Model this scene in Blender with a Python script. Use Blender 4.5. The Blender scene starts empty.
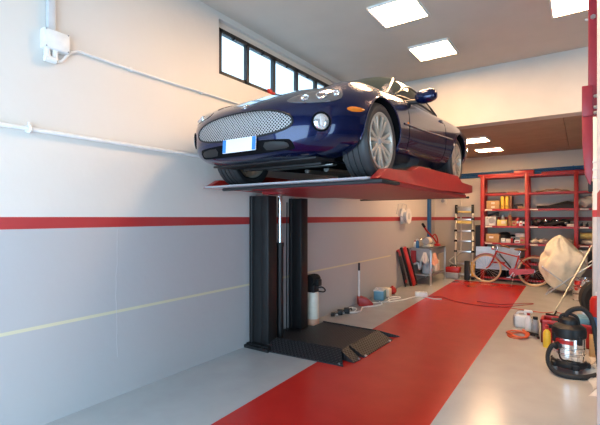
import bpy, bmesh, math, random
import numpy as np
from mathutils import Vector, Matrix, Euler
from mathutils.bvhtree import BVHTree
random.seed(7)
S = bpy.context.scene
COL = S.collection
PI = math.pi
R = math.radians

# ------------------------------------------------------------------ materials
def nt(name):
    m = bpy.data.materials.new(name); m.use_nodes = True
    t = m.node_tree
    return m, t, t.nodes['Principled BSDF']
def mat(name, col, rough=.5, metal=0., var=.06, scale=14., bump=0., bscale=60., coat=0., alpha=None, trans=0., spec=None):
    m, t, b = nt(name)
    tc = t.nodes.new('ShaderNodeTexCoord')
    n = t.nodes.new('ShaderNodeTexNoise'); n.inputs['Scale'].default_value = scale; n.inputs['Detail'].default_value = 4
    t.links.new(tc.outputs['Object'], n.inputs['Vector'])
    r = t.nodes.new('ShaderNodeValToRGB')
    r.color_ramp.elements[0].position = .3; r.color_ramp.elements[1].position = .7
    c = [max(0, x) for x in col]
    r.color_ramp.elements[0].color = [x*(1-var) for x in c]+[1]
    r.color_ramp.elements[1].color = [min(1, x*(1+var)) for x in c]+[1]
    t.links.new(n.outputs['Fac'], r.inputs['Fac'])
    t.links.new(r.outputs['Color'], b.inputs['Base Color'])
    b.inputs['Roughness'].default_value = rough
    b.inputs['Metallic'].default_value = metal
    if coat: b.inputs['Coat Weight'].default_value = coat; b.inputs['Coat Roughness'].default_value = .03
    if trans: b.inputs['Transmission Weight'].default_value = trans
    if spec is not None: b.inputs['Specular IOR Level'].default_value = spec
    if alpha is not None: b.inputs['Alpha'].default_value = alpha
    if bump:
        n2 = t.nodes.new('ShaderNodeTexNoise'); n2.inputs['Scale'].default_value = bscale; n2.inputs['Detail'].default_value = 5
        t.links.new(tc.outputs['Object'], n2.inputs['Vector'])
        bp = t.nodes.new('ShaderNodeBump'); bp.inputs['Strength'].default_value = bump; bp.inputs['Distance'].default_value = .01
        t.links.new(n2.outputs['Fac'], bp.inputs['Height']); t.links.new(bp.outputs['Normal'], b.inputs['Normal'])
    return m
def emis(name, col, st):
    m, t, b = nt(name)
    b.inputs['Base Color'].default_value = (*col, 1)
    b.inputs['Emission Color'].default_value = (*col, 1)
    b.inputs['Emission Strength'].default_value = st
    return m
def math_node(t, op, a, b=None):
    n = t.nodes.new('ShaderNodeMath'); n.operation = op
    for i, v in enumerate((a, b)):
        if v is None: continue
        if isinstance(v, (int, float)): n.inputs[i].default_value = v
        else: t.links.new(v, n.inputs[i])
    return n.outputs[0]
def wall_mat(name, low, red, top, z0=1.51, z1=1.60, tape=None, tape_end=8.4):
    """plaster with painted bands: grey dado, red line, cream above, optional pale pencil tape line"""
    m, t, b = nt(name)
    g = t.nodes.new('ShaderNodeNewGeometry'); sx = t.nodes.new('ShaderNodeSeparateXYZ')
    t.links.new(g.outputs['Position'], sx.inputs[0])
    n = t.nodes.new('ShaderNodeTexNoise'); n.inputs['Scale'].default_value = 2.2; n.inputs['Detail'].default_value = 6
    t.links.new(g.outputs['Position'], n.inputs['Vector'])
    def mix(f, c1, c2):
        x = t.nodes.new('ShaderNodeMix'); x.data_type = 'RGBA'
        t.links.new(f, x.inputs[0])
        for i, c in ((6, c1), (7, c2)):
            if isinstance(c, tuple): x.inputs[i].default_value = (*c, 1)
            else: t.links.new(c, x.inputs[i])
        return x.outputs[2]
    zz = sx.outputs[2]
    a = mix(math_node(t, 'GREATER_THAN', zz, z0), low, red)
    a = mix(math_node(t, 'GREATER_THAN', zz, z1), a, top)
    if tape:
        f1 = math_node(t, 'COMPARE', zz, .757); t.nodes[-1].inputs[2].default_value = .013
        f2 = math_node(t, 'LESS_THAN', sx.outputs[1], tape_end)
        a = mix(math_node(t, 'MULTIPLY', f1, f2), a, tape)
    dirt = mix(math_node(t, 'MULTIPLY', n.outputs['Fac'], .12), a, (.35, .33, .3))
    t.links.new(dirt, b.inputs['Base Color'])
    b.inputs['Roughness'].default_value = .55
    n2 = t.nodes.new('ShaderNodeTexNoise'); n2.inputs['Scale'].default_value = 5; n2.inputs['Detail'].default_value = 8
    t.links.new(g.outputs['Position'], n2.inputs['Vector'])
    bp = t.nodes.new('ShaderNodeBump'); bp.inputs['Strength'].default_value = .25; bp.inputs['Distance'].default_value = .02
    t.links.new(n2.outputs['Fac'], bp.inputs['Height']); t.links.new(bp.outputs['Normal'], b.inputs['Normal'])
    return m

GREY_PAINT = (.46, .455, .46); CREAM = (.70, .665, .615); RED_LINE = (.42, .018, .02)
M = dict(
 wall_l=wall_mat('painted_plaster_left', GREY_PAINT, RED_LINE, CREAM, tape=(.66, .62, .42)),
 wall_b=wall_mat('painted_plaster_back', (.48, .42, .345), RED_LINE, (.76, .67, .55)),
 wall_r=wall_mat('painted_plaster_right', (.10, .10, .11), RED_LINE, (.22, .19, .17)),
 pillar=wall_mat('painted_plaster_pillar', (.62, .62, .64), (.5, .02, .03), (.82, .80, .78), 1.60, 1.695),
 ceil=mat('ceiling_plaster', (.58, .50, .43), .8, var=.03, scale=3),
 fascia=mat('beam_plaster', (.62, .58, .52), .7, var=.03, scale=3),
 lowceil=mat('low_ceiling_boards', (.40, .30, .22), .7, var=.08, scale=4),
 floor=mat('floor_epoxy_grey', (.44, .45, .45), .22, var=.05, scale=3.5, bump=.05, bscale=18),
 floor_red=mat('floor_epoxy_red', (.48, .022, .016), .25, var=.06, scale=4, bump=.04, bscale=18),
 white=mat('white_plastic', (.78, .78, .76), .4),
 offwhite=mat('cream_plastic', (.74, .68, .56), .45),
 grey=mat('grey_plastic', (.32, .33, .34), .45),
 lgrey=mat('light_grey_plastic', (.55, .57, .58), .4),
 black=mat('black_plastic', (.014, .014, .015), .45, spec=.3),
 rubber=mat('black_rubber', (.016, .016, .017), .7, bump=.2, bscale=200),
 tyre=mat('tyre_rubber', (.03, .03, .032), .5),
 dark=mat('dark_cavity', (.006, .006, .007), 1., spec=.05),
 blacksteel=mat('black_painted_steel', (.009, .009, .010), .45, var=.2, bump=.05),
 steel=mat('brushed_steel', (.55, .55, .54), .3, 1.),
 dullsteel=mat('dull_steel', (.38, .38, .37), .42, .9),
 chrome=mat('chrome', (.85, .85, .86), .07, 1., var=.01),
 alu=mat('aluminium', (.68, .67, .65), .28, 1., var=.03),
 galv=mat('galvanised_lip', (.62, .66, .70), .25, .25),
 liftred=mat('lift_red_paint', (.46, .018, .012), .36, var=.07, coat=.15),
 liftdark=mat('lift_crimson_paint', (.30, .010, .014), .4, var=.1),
 red=mat('red_plastic', (.42, .018, .014), .35),
 shelfred=mat('shelf_red_paint', (.36, .016, .012), .4, var=.08),
 pinkred=mat('hoist_red_paint', (.36, .028, .04), .4, var=.08),
 orange=mat('orange_hose', (.62, .10, .03), .45),
 yellow=mat('yellow_plastic', (.80, .48, .03), .4),
 paleyellow=mat('pale_yellow_cloth', (.70, .56, .18), .8),
 blue=mat('blue_paint', (.02, .12, .30), .4),
 teal=mat('teal_plastic', (.12, .28, .36), .4),
 paleblue=mat('pale_blue_plastic', (.38, .50, .66), .2, var=.15, scale=5),
 card=mat('brown_cardboard', (.46, .29, .13), .8, var=.1),
 wood=mat('brown_wood', (.30, .16, .07), .6, var=.2, scale=8),
 brown=mat('brown_leather', (.22, .09, .035), .5),
 cloth=mat('pale_cloth', (.72, .66, .58), .9, bump=.3, bscale=90),
 pinkcloth=mat('peach_cloth', (.75, .42, .28), .9, bump=.3, bscale=90),
 redcloth=mat('dark_red_cloth', (.30, .03, .04), .9, bump=.3, bscale=90),
 sack=mat('cream_sack_fabric', (.84, .77, .60), .7, bump=.35, bscale=25),
 clear=mat('clear_plastic_film', (.85, .82, .76), .12, alpha=.75, bump=.5, bscale=40),
 grass=mat('pale_grey_bag', (.52, .47, .40), .5, bump=.5, bscale=30),
 tan=mat('cream_tyre', (.62, .47, .28), .6),
 paint=mat('navy_car_paint', (.0015, .007, .05), .22, .4, var=.08, scale=300, coat=.8, spec=.2),
 glass=mat('dark_car_glass', (.012, .02, .018), .04, var=.01, spec=.35),
 lens=mat('clear_lamp_lens', (.80, .82, .84), .06, .75, var=.02),
 amber=mat('amber_lens', (.85, .22, .02), .15, coat=.6),
 rim=mat('silver_alloy', (.60, .54, .46), .33, .5, var=.03),
 platewhite=mat('plate_white', (.82, .84, .86), .3, var=.01),
 plateblue=mat('plate_blue', (.03, .22, .62), .3),
 lamp=emis('lamp_diffuser', (1., .61, .32), 82.),
 lampframe=mat('lamp_white_frame', (.8, .78, .74), .4),
)
# chrome grille weave
def grille_mat():
    m, t, b = nt('chrome_mesh_grille')
    tc = t.nodes.new('ShaderNodeTexCoord')
    mp = t.nodes.new('ShaderNodeMapping'); mp.inputs['Rotation'].default_value = (0, R(45), 0)
    t.links.new(tc.outputs['Object'], mp.inputs['Vector'])
    sx = t.nodes.new('ShaderNodeSeparateXYZ'); t.links.new(mp.outputs[0], sx.inputs[0])
    f = None
    for i in (0, 2):
        w = math_node(t, 'MULTIPLY', sx.outputs[i], 330.)
        w = math_node(t, 'SINE', w)
        f = w if f is None else math_node(t, 'MAXIMUM', f, w)
    r = t.nodes.new('ShaderNodeValToRGB')
    r.color_ramp.elements[0].position = .35; r.color_ramp.elements[0].color = (.012, .012, .014, 1)
    r.color_ramp.elements[1].position = .75; r.color_ramp.elements[1].color = (.55, .55, .56, 1)
    t.links.new(f, r.inputs['Fac']); t.links.new(r.outputs[0], b.inputs['Base Color'])
    b.inputs['Metallic'].default_value = .6; b.inputs['Roughness'].default_value = .35
    bp = t.nodes.new('ShaderNodeBump'); bp.inputs['Strength'].default_value = .8; bp.inputs['Distance'].default_value = .004
    t.links.new(f, bp.inputs['Height']); t.links.new(bp.outputs[0], b.inputs['Normal'])
    return m
M['grille'] = grille_mat()
def tread_mat(name, col, scale, rough=.45):
    """raised tear-drop chequer plate"""
    m, t, b = nt(name)
    tc = t.nodes.new('ShaderNodeTexCoord')
    sx = t.nodes.new('ShaderNodeSeparateXYZ'); t.links.new(tc.outputs['Object'], sx.inputs[0])
    p = math_node(t, 'MULTIPLY', math_node(t, 'ADD', sx.outputs[0], sx.outputs[1]), scale)
    q = math_node(t, 'MULTIPLY', math_node(t, 'SUBTRACT', sx.outputs[0], sx.outputs[1]), scale)
    f = math_node(t, 'MULTIPLY', math_node(t, 'SINE', p), math_node(t, 'SINE', q))
    f = math_node(t, 'POWER', math_node(t, 'ABSOLUTE', f), 2.)
    bp = t.nodes.new('ShaderNodeBump'); bp.inputs['Strength'].default_value = 1.; bp.inputs['Distance'].default_value = .006
    t.links.new(f, bp.inputs['Height']); t.links.new(bp.outputs[0], b.inputs['Normal'])
    b.inputs['Base Color'].default_value = (*col, 1); b.inputs['Roughness'].default_value = rough
    b.inputs['Metallic'].default_value = .2
    return m
M['tread'] = tread_mat('black_chequer_plate', (.02, .02, .022), 62.)

# ------------------------------------------------------------------ mesh builder
class MB:
    def __init__(s): s.bm = bmesh.new()
    def _take(s, tmp, m=0, mx=None):
        if mx is not None: bmesh.ops.transform(tmp, matrix=mx, verts=tmp.verts)
        vs = {v: s.bm.verts.new(v.co) for v in tmp.verts}
        for f in tmp.faces:
            try: nf = s.bm.faces.new([vs[v] for v in f.verts]); nf.material_index = m if m is not None else f.material_index
            except ValueError: pass
        tmp.free(); return s
    def box(s, c, d, rot=(0, 0, 0), b=0., m=0, seg=2):
        t = bmesh.new(); bmesh.ops.create_cube(t, size=1.)
        bmesh.ops.scale(t, vec=d, verts=t.verts)
        if b: bmesh.ops.bevel(t, geom=list(t.edges), offset=min(b, min(d)*.45), segments=seg, profile=.5, affect='EDGES')
        return s._take(t, m, Matrix.Translation(c) @ Euler(rot).to_matrix().to_4x4())
    def span(s, a, b_, b=0., m=0):
        return s.box([(a[i]+b_[i])/2 for i in range(3)], [abs(b_[i]-a[i]) for i in range(3)], b=b, m=m)
    def rod(s, p, q, r, r2=None, n=16, m=0, cap=True):
        p, q = Vector(p), Vector(q); d = q-p
        t = bmesh.new()
        bmesh.ops.create_cone(t, cap_ends=cap, segments=n, radius1=r, radius2=r if r2 is None else r2, depth=d.length)
        mx = Matrix.Translation((p+q)/2) @ d.to_track_quat('Z', 'Y').to_matrix().to_4x4()
        return s._take(t, m, mx)
    def bar(s, p, q, w, h, b=.0, m=0, up=(0, 0, 1)):
        p, q = Vector(p), Vector(q); z = (q-p).normalized(); u = Vector(up)
        if abs(z.dot(u)) > .98: u = Vector((0, 1, 0))
        x = u.cross(z).normalized(); y = z.cross(x)
        mx = Matrix((x, y, z)).transposed().to_4x4(); mx.translation = (p+q)/2
        t = bmesh.new(); bmesh.ops.create_cube(t, size=1.); bmesh.ops.scale(t, vec=(w, h, (q-p).length), verts=t.verts)
        if b: bmesh.ops.bevel(t, geom=list(t.edges), offset=b, segments=2, profile=.5, affect='EDGES')
        return s._take(t, m, mx)
    def ball(s, c, r, n=16, m=0, rot=(0, 0, 0)):
        t = bmesh.new(); bmesh.ops.create_uvsphere(t, u_segments=n, v_segments=max(6, n//2), radius=1.)
        r = (r, r, r) if isinstance(r, (int, float)) else r
        bmesh.ops.scale(t, vec=r, verts=t.verts)
        return s._take(t, m, Matrix.Translation(c) @ Euler(rot).to_matrix().to_4x4())
    def lathe(s, prof, c=(0, 0, 0), n=32, m=0, rot=(0, 0, 0), mats=None):
        """profile of (radius, height) turned about local z"""
        t = bmesh.new(); rings = []
        for (r, z) in prof:
            if r < 1e-6: rings.append([t.verts.new((0, 0, z))])
            else: rings.append([t.verts.new((r*math.cos(2*PI*k/n), r*math.sin(2*PI*k/n), z)) for k in range(n)])
        for i in range(len(rings)-1):
            a, b = rings[i], rings[i+1]
            for k in range(n):
                k2 = (k+1) % n
                if len(a) == 1 and len(b) == 1: continue
                if len(a) == 1: vs = [a[0], b[k2], b[k]]
                elif len(b) == 1: vs = [a[k], a[k2], b[0]]
                else: vs = [a[k], a[k2], b[k2], b[k]]
                f = t.faces.new(vs); f.material_index = mats[i] if mats else m
        return s._take(t, None, Matrix.Translation(c) @ Euler(rot).to_matrix().to_4x4())
    def tube(s, pts, r, n=10, m=0, closed=False, smooth=0):
        pts = [Vector(p) for p in pts]
        if smooth:
            if isinstance(r, (list, tuple)):
                r = [float(np.interp(i/smooth, range(len(r)), r)) for i in range((len(pts)-1)*smooth+1)]
            pts = crv(pts, smooth, closed)
        t = bmesh.new(); rings = []; N = len(pts); x = None
        for i, p in enumerate(pts):
            if closed: d = pts[(i+1) % N]-pts[i-1]
            else: d = pts[min(i+1, N-1)]-pts[max(i-1, 0)]
            if d.length < 1e-9: d = Vector((0, 0, 1))
            d.normalize()
            if x is None:
                u = Vector((0, 0, 1)) if abs(d.z) < .9 else Vector((1, 0, 0)); x = u.cross(d).normalized()
            else:
                x = (x-d*x.dot(d)).normalized()
            y = d.cross(x); rr = r[i] if isinstance(r, (list, tuple)) else r
            rings.append([t.verts.new(p+x*rr*math.cos(2*PI*k/n)+y*rr*math.sin(2*PI*k/n)) for k in range(n)])
        for i in range(N if closed else N-1):
            a, b = rings[i], rings[(i+1) % N]
            for k in range(n): t.faces.new([a[k], a[(k+1) % n], b[(k+1) % n], b[k]])
        if not closed: t.faces.new(rings[0][::-1]); t.faces.new(rings[-1])
        return s._take(t, m)
    def prism(s, poly, h, mx=None, m=0, b=0.):
        """polygon in local xy, thickness h along +z"""
        t = bmesh.new(); lo = [t.verts.new((x, y, 0)) for x, y in poly]; hi = [t.verts.new((x, y, h)) for x, y in poly]
        n = len(poly); t.faces.new(lo[::-1]); t.faces.new(hi)
        for i in range(n): t.faces.new([lo[i], lo[(i+1) % n], hi[(i+1) % n], hi[i]])
        if b: bmesh.ops.bevel(t, geom=list(t.edges), offset=b, segments=2, profile=.5, affect='EDGES')
        return s._take(t, m, mx)
    def grid(s, P, m=0, thick=0., close_u=False):
        """P[i][j] points; optional thickness below along the normals"""
        t = bmesh.new(); V = [[t.verts.new(p) for p in row] for row in P]
        n = len(V)
        for i in range(n if close_u else n-1):
            for j in range(len(V[0])-1):
                try: t.faces.new([V[i][j], V[(i+1) % n][j], V[(i+1) % n][j+1], V[i][j+1]])
                except ValueError: pass
        if thick:
            t.normal_update()
            bmesh.ops.solidify(t, geom=list(t.faces), thickness=thick)
        return s._take(t, m)
    def build(s, name, mats, parent=None, loc=None, rot=None, sharp=35., flat=False):
        bmesh.ops.remove_doubles(s.bm, verts=s.bm.verts, dist=1e-6)
        bmesh.ops.recalc_face_normals(s.bm, faces=s.bm.faces)
        me = bpy.data.meshes.new(name); s.bm.to_mesh(me); s.bm.free()
        for m in (mats if isinstance(mats, (list, tuple)) else [mats]): me.materials.append(M[m] if isinstance(m, str) else m)
        if not flat:
            me.shade_smooth(); me.set_sharp_from_angle(angle=R(sharp))
        o = bpy.data.objects.new(name, me); COL.objects.link(o)
        if parent: o.parent = parent
        if loc is not None: o.location = loc
        if rot is not None: o.rotation_euler = rot
        return o
def crv(pts, k, closed=False):
    out = []; N = len(pts)
    for i in range(N if closed else N-1):
        if closed: p0, p1, p2, p3 = pts[i-1], pts[i], pts[(i+1) % N], pts[(i+2) % N]
        else: p0, p1, p2, p3 = pts[max(i-1, 0)], pts[i], pts[i+1], pts[min(i+2, N-1)]
        for j in range(k):
            u = j/k
            out.append(.5*((2*p1)+(p2-p0)*u+(2*p0-5*p1+4*p2-p3)*u*u+(3*p1-p0-3*p2+p3)*u**3))
    if not closed: out.append(pts[-1])
    return out
def tag(o, label, cat, group=None, kind=None):
    o['label'] = label; o['category'] = cat
    if group: o['group'] = group
    if kind: o['kind'] = kind
    return o
def root(name, loc, label, cat, group=None, rot=(0, 0, 0)):
    o = bpy.data.objects.new(name, None); o.empty_display_size = .1; COL.objects.link(o)
    o.location = loc; o.rotation_euler = rot
    return tag(o, label, cat, group)
def struct(o): o['kind'] = 'structure'; return o
def lab(o, s): o['label'] = s; return o
def dup(src, loc, rot=None, label=None):
    r = src.copy(); COL.objects.link(r); r.location = loc
    if rot is not None: r.rotation_euler = rot
    if label: r['label'] = label
    for ch in list(src.children):
        c = ch.copy(); COL.objects.link(c); c.parent = r
        for g in list(ch.children):
            d = g.copy(); COL.objects.link(d); d.parent = c
    return r
def pchip(xs, ys):
    xs = np.array(xs, float); ys = np.array(ys, float); h = np.diff(xs); dl = np.diff(ys)/h
    d = np.zeros(len(xs))
    for i in range(1, len(xs)-1):
        if dl[i-1]*dl[i] > 0:
            w1 = 2*h[i]+h[i-1]; w2 = h[i]+2*h[i-1]
            d[i] = (w1+w2)/(w1/dl[i-1]+w2/dl[i])
    d[0], d[-1] = dl[0], dl[-1]
    def f(x):
        x = min(max(x, xs[0]), xs[-1]); i = min(max(int(np.searchsorted(xs, x))-1, 0), len(xs)-2)
        u = (x-xs[i])/h[i]
        return float((2*u**3-3*u*u+1)*ys[i]+(u**3-2*u*u+u)*h[i]*d[i]+(-2*u**3+3*u*u)*ys[i+1]+(u**3-u*u)*h[i]*d[i+1])
    return f

# ------------------------------------------------------------------ setting
W = -3.4; BY = 11.65; CZ = 3.95; RX = 4.6; Y0 = -1.3
b = MB()
def fl(poly, m):
    vs = [b.bm.verts.new((x, y, 0)) for x, y in poly]; f = b.bm.faces.new(vs); f.material_index = m
def lx(y): return -2.271-.0317*y
def rx(y): return -.918-.0099*y
YE = 10.75
fl([(W, Y0), (lx(Y0), Y0), (lx(YE), YE), (W, YE)], 0)
fl([(lx(Y0), Y0), (rx(Y0), Y0), (rx(YE), YE), (lx(YE), YE)], 1)
fl([(rx(Y0), Y0), (RX, Y0), (RX, YE), (rx(YE), YE)], 0)
fl([(W, YE), (lx(YE), YE), (rx(YE), YE), (RX, YE), (RX, BY), (W, BY)], 0)
struct(b.build('floor', ['floor', 'floor_red'], flat=True))
# left wall, 0.3 thick, with the long high window opening
WY0, WY1, WZ0, WZ1 = 3.287, 6.62, 3.243, 3.875
b = MB()
b.span((W-.3, Y0, 0), (W, BY, WZ0)); b.span((W-.3, Y0, WZ0), (W, WY0, WZ1)); b.span((W-.3, WY1, WZ0), (W, BY, WZ1)); b.span((W-.3, Y0, WZ1), (W, BY, CZ+.1))
struct(b.build('wall_left', 'wall_l', flat=True))
b = MB(); b.span((W-.3, BY, 0), (RX+.2, BY+.2, CZ)); struct(b.build('wall_back', 'wall_b', flat=True))
# right wall with an unseen door opening added to let daylight in
DY0, DY1, DZ = -1.1, 1.5, 2.8
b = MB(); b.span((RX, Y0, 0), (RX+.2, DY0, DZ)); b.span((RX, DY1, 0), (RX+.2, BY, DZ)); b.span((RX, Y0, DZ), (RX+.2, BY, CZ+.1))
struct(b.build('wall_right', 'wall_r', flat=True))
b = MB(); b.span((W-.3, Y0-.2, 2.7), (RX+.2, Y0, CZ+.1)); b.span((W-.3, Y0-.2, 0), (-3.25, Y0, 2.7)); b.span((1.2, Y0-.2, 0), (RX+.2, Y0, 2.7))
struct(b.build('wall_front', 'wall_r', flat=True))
FY = 6.85
b = MB(); b.span((W-.3, Y0-.2, CZ), (RX+.2, FY+.25, CZ+.12)); struct(b.build('ceiling', 'ceil', flat=True))
b = MB(); b.span((W, FY, 3.065), (RX, FY+.25, CZ)); struct(b.build('trim_1', 'fascia', flat=True))
# lower boarded ceiling of the back bay, rising slightly to the back wall
b = MB()
vs = [(W, FY+.25, 3.065), (RX, FY+.25, 3.065), (RX, BY, 3.2), (W, BY, 3.2)]
for k in range(5):
    x0 = W+(RX-W)*k/5; x1 = W+(RX-W)*(k+1)/5-.006
    p = [(x0, FY+.25, 3.065), (x1, FY+.25, 3.065), (x1, BY, 3.2), (x0, BY, 3.2)]
    lo = [b.bm.verts.new(q) for q in p]; hi = [b.bm.verts.new((q[0], q[1], q[2]+.06)) for q in p]
    b.bm.faces.new(lo[::-1]); b.bm.faces.new(hi)
    for i in range(4): b.bm.faces.new([lo[i], lo[(i+1) % 4], hi[(i+1) % 4], hi[i]])
o = b.build('ceiling_low', 'lowceil', flat=True); struct(o)
b = MB(); b.span((W, FY+.2, 3.22), (RX, BY, 3.3)); struct(b.build('ceiling_deck', 'lowceil', flat=True))
# pillars on the right
b = MB(); b.span((.057, 1.25, 0), (.5, 2.05, CZ), b=.008); struct(b.build('wall_pillar', 'pillar'))
b = MB(); b.span((.145, FY-.05, 0), (.55, FY+.4, CZ-.9), b=.006); struct(b.build('wall_pillar', 'pillar'))
# window strip
wx = -3.47
w = bpy.data.objects.new('window_1', None); COL.objects.link(w); w['kind'] = 'structure'; w.location = (wx, WY0, WZ0)
w['label'] = 'long high strip window of frosted panes in a black frame'
b = MB(); L = WY1-WY0; Hh = .557
b.span((-.03, 0, 0), (.03, L, .06)); b.span((-.03, 0, Hh-.05), (.03, L, Hh)); b.span((-.03, 0, 0), (.03, .085, Hh)); b.span((-.03, L-.03, 0), (.03, L, Hh))
my = [.05, .542, 1.08, 1.627, 2.152, 2.68, L]
for y in my[1:-1]: b.span((-.03, y-.022, 0), (.03, y+.022, Hh))
for y in my[1:]: b.span((.0, y-.26, Hh-.065), (.05, y-.2, Hh-.03)); b.span((.0, y-.06, .03), (.05, y-.01, .07))
b.build('window_frame', 'blacksteel', w)
b = MB(); b.span((-.03, 0, Hh), (.02, L, WZ1-WZ0)); b.build('lintel', 'fascia', w, flat=True)
gm, gt, gb = nt('frosted_pane'); gb.inputs['Base Color'].default_value = (.30, .32, .33, 1)
gb.inputs['Transmission Weight'].default_value = 1.; gb.inputs['Roughness'].default_value = .35; gb.inputs['IOR'].default_value = 1.05
for i in range(len(my)-1):
    b = MB(); b.span((-.006, my[i]+.02, .03), (.006, my[i+1]-.02, Hh-.03)); b.build('pane', gm, w, flat=True)
b = MB(); b.ball((0, 0, .035), (.025, .06, .035)); b.box((0, .05, .02), (.03, .12, .04), b=.01)
tag(b.build('rag', 'red', loc=(W-.005, 4.22, WZ0)), 'small red rag lying on the sill of the high window', 'rag')

# ceiling lamps (square flush panels)
def lamp(loc, label, rx_=0.):
    r = root('ceiling_light', loc, label, 'ceiling light', 'square ceiling light panels', (rx_, 0, 0))
    b = MB(); s = .27
    b.span((-s, -s, -.03), (s, -s+.018, 0)); b.span((-s, s-.018, -.03), (s, s, 0)); b.span((-s, -s, -.03), (-s+.018, s, 0)); b.span((s-.018, -s, -.03), (s, s, 0))
    b.build('frame', 'lampframe', r, flat=True)
    b = MB(); b.span((-s+.016, -s+.016, -.027), (s-.016, s-.016, -.004)); b.build('diffuser', 'lamp', r, flat=True)
    return r
A = lamp((-1.7, 4.43, CZ), 'square lit ceiling panel highest in view, nearest the camera above the car')
dup(A, (-1.69, 5.73, CZ), label='square lit ceiling panel nearest the cream beam, above the car')
dup(A, (-.0, 5.3, CZ), label='square lit ceiling panel at the top right beside the red steel hoist post')
sl = math.atan2(.135, BY-FY-.25)
dup(A, (-1.7, 8.37, 3.065+(8.37-FY-.25)*math.tan(sl)), (sl, 0, 0), 'lit panel on the low brown ceiling just behind the beam')
dup(A, (-1.7, 10.05, 3.065+(10.05-FY-.25)*math.tan(sl)), (sl, 0, 0), 'lit panel on the low brown ceiling nearest the back wall')
# the same panels continue behind and above the camera
for x, y in ((-1.7, 3.1),): dup(A, (x, y, CZ), label='square lit ceiling panel out of view above the camera, ahead of the row')

# ------------------------------------------------------------------ left wall services
r = root('junction_box', (W, 1.51, 2.95), 'white junction box with a vertical trunk high on the left wall', 'junction box')
b = MB(); b.box((.035, 0, .015), (.07, .19, .15), b=.008); b.build('box', 'white', r)
b = MB(); b.box((.074, 0, .015), (.01, .18, .14), b=.004)
for y in (-.08, .08):
    for z in (-.05, .08): b.rod((.078, y, z), (.082, y, z), .006, n=8, m=1)
b.build('cover', ['white', 'grey'], r)
b = MB(); b.box((.03, -.03, .5), (.05, .055, .82), b=.006); lab(b.build('trunking', 'lgrey', r), 'grey vertical cable trunk')
b = MB(); b.tube([(.04, -.06, -.06), (.04, -.06, -.1), (.05, -.05, -.14)], .022, smooth=4); b.rod((.04, 0, -.06), (.04, 0, -.13), .02); b.rod((.045, -.08, -.135), (.045, 0, -.135), .026); b.build('gland', 'white', r)
b = MB(); b.tube([(.045, .012, -.135), (.04, .05, -.12), (.03, .11, -.04), (.025, .19, .005), (.022, .3, .005), (.02, 1., .0), (.02, 2.1, .01), (.02, 4.8, .01)], .011, smooth=6)
b.box((.012, .66, .003), (.024, .03, .034)); b.box((.012, 1.5, .003), (.024, .03, .034))
tag(b.build('conduit', 'white', loc=(W, 1.51, 2.95)), 'thin white conduit running along the wall from the junction box', 'conduit')
b = MB(); b.rod((.035, Y0+.05, 0), (.035, 3.9, 0), .017); b.rod((.035, 3.9, 0), (.035, 8.7, 0), .017)
tag(b.build('pipe', 'white', loc=(W, 0, 2.255)), 'long white pipe running along the left wall above the red line', 'pipe')
for y in (1.33, 2.9): 
    b = MB(); b.box((.02, 0, 0), (.04, .035, .05), b=.006); b.tube([(.035, 0, -.026), (.06, 0, -.015), (.06, 0, .015), (.035, 0, .028), (.03, 0, .05)], .008, smooth=3)
    if y < 2: tag(b.build('pipe_clip', 'white', loc=(W, y, 2.255)), 'white clip holding the long wall pipe below the junction box', 'pipe clip')
    else: b.bm.free()
# hairline crack in the plaster
random.seed(3); b = MB(); z = 1.49; y = 2.05; P = []
while z > .3:
    P.append((0, y, z)); z -= .06; y += random.uniform(-.008, .008)
b.tube(P, .002, n=5); o = b.build('trim_2', mat('crack_filler', (.52, .515, .52), .6), loc=(W, 0, 0)); struct(o)

# ------------------------------------------------------------------ lift
LR = root('car_lift', (-2.75, 4.4, 0), 'red and black column lift against the left wall carrying the navy car', 'car lift')
def wb(mb, name, mats, parent, at=None, **k):
    """build from world coordinates under a root"""
    at = Vector(at) if at is not None else parent.location
    bmesh.ops.translate(mb.bm, vec=-Vector(at), verts=mb.bm.verts)
    return mb.build(name, mats, parent, **k)
b = MB(); b.span((-3.395, 3.70, 0), (-3.02, 4.9, .035)); b.span((-3.39, 3.74, .035), (-3.05, 4.1, .05))
wb(b, 'foot_plate', 'blacksteel', LR, flat=True)
for (y0, y1, x1) in ((3.79, 4.0, -3.10), (4.62, 4.83, -3.19)):
    b = MB(); zt = 1.86
    b.span((-3.385, y0, .03), (-3.365, y1, zt)); b.span((-3.37, y0+.03, .03), (x1-.09, y0+.05, zt)); b.span((-3.37, y1-.05, .03), (x1-.09, y1-.03, zt))
    b.span((x1-.12, y0+.02, .03), (x1, y1-.02, zt), b=.006); b.rod((-3.33, y0-.02, .05), (-3.33, y0-.02, zt), .008)
    wb(b, 'column', 'blacksteel', LR)
pr_ = (-3.19, 4.15)
b = MB(); b.rod((*pr_, .03), (*pr_, 1.24), .05, n=24); b.rod((*pr_, 1.22), (*pr_, 1.27), .058, n=24); b.rod((pr_[0]-.06, pr_[1], 1.16), (pr_[0], pr_[1], 1.16), .012); wb(b, 'cylinder', 'blacksteel', LR)
b = MB(); b.rod((*pr_, 1.25), (*pr_, 1.87), .028, n=24); lab(wb(b, 'piston_rod', 'chrome', LR), 'chrome piston rod')
b = MB(); b.tube([(-3.3, 4.45, .04), (-3.3, 4.45, 1.0), (-3.3, 4.46, 1.8)], .009); wb(b, 'hose', 'rubber', LR)
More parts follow.
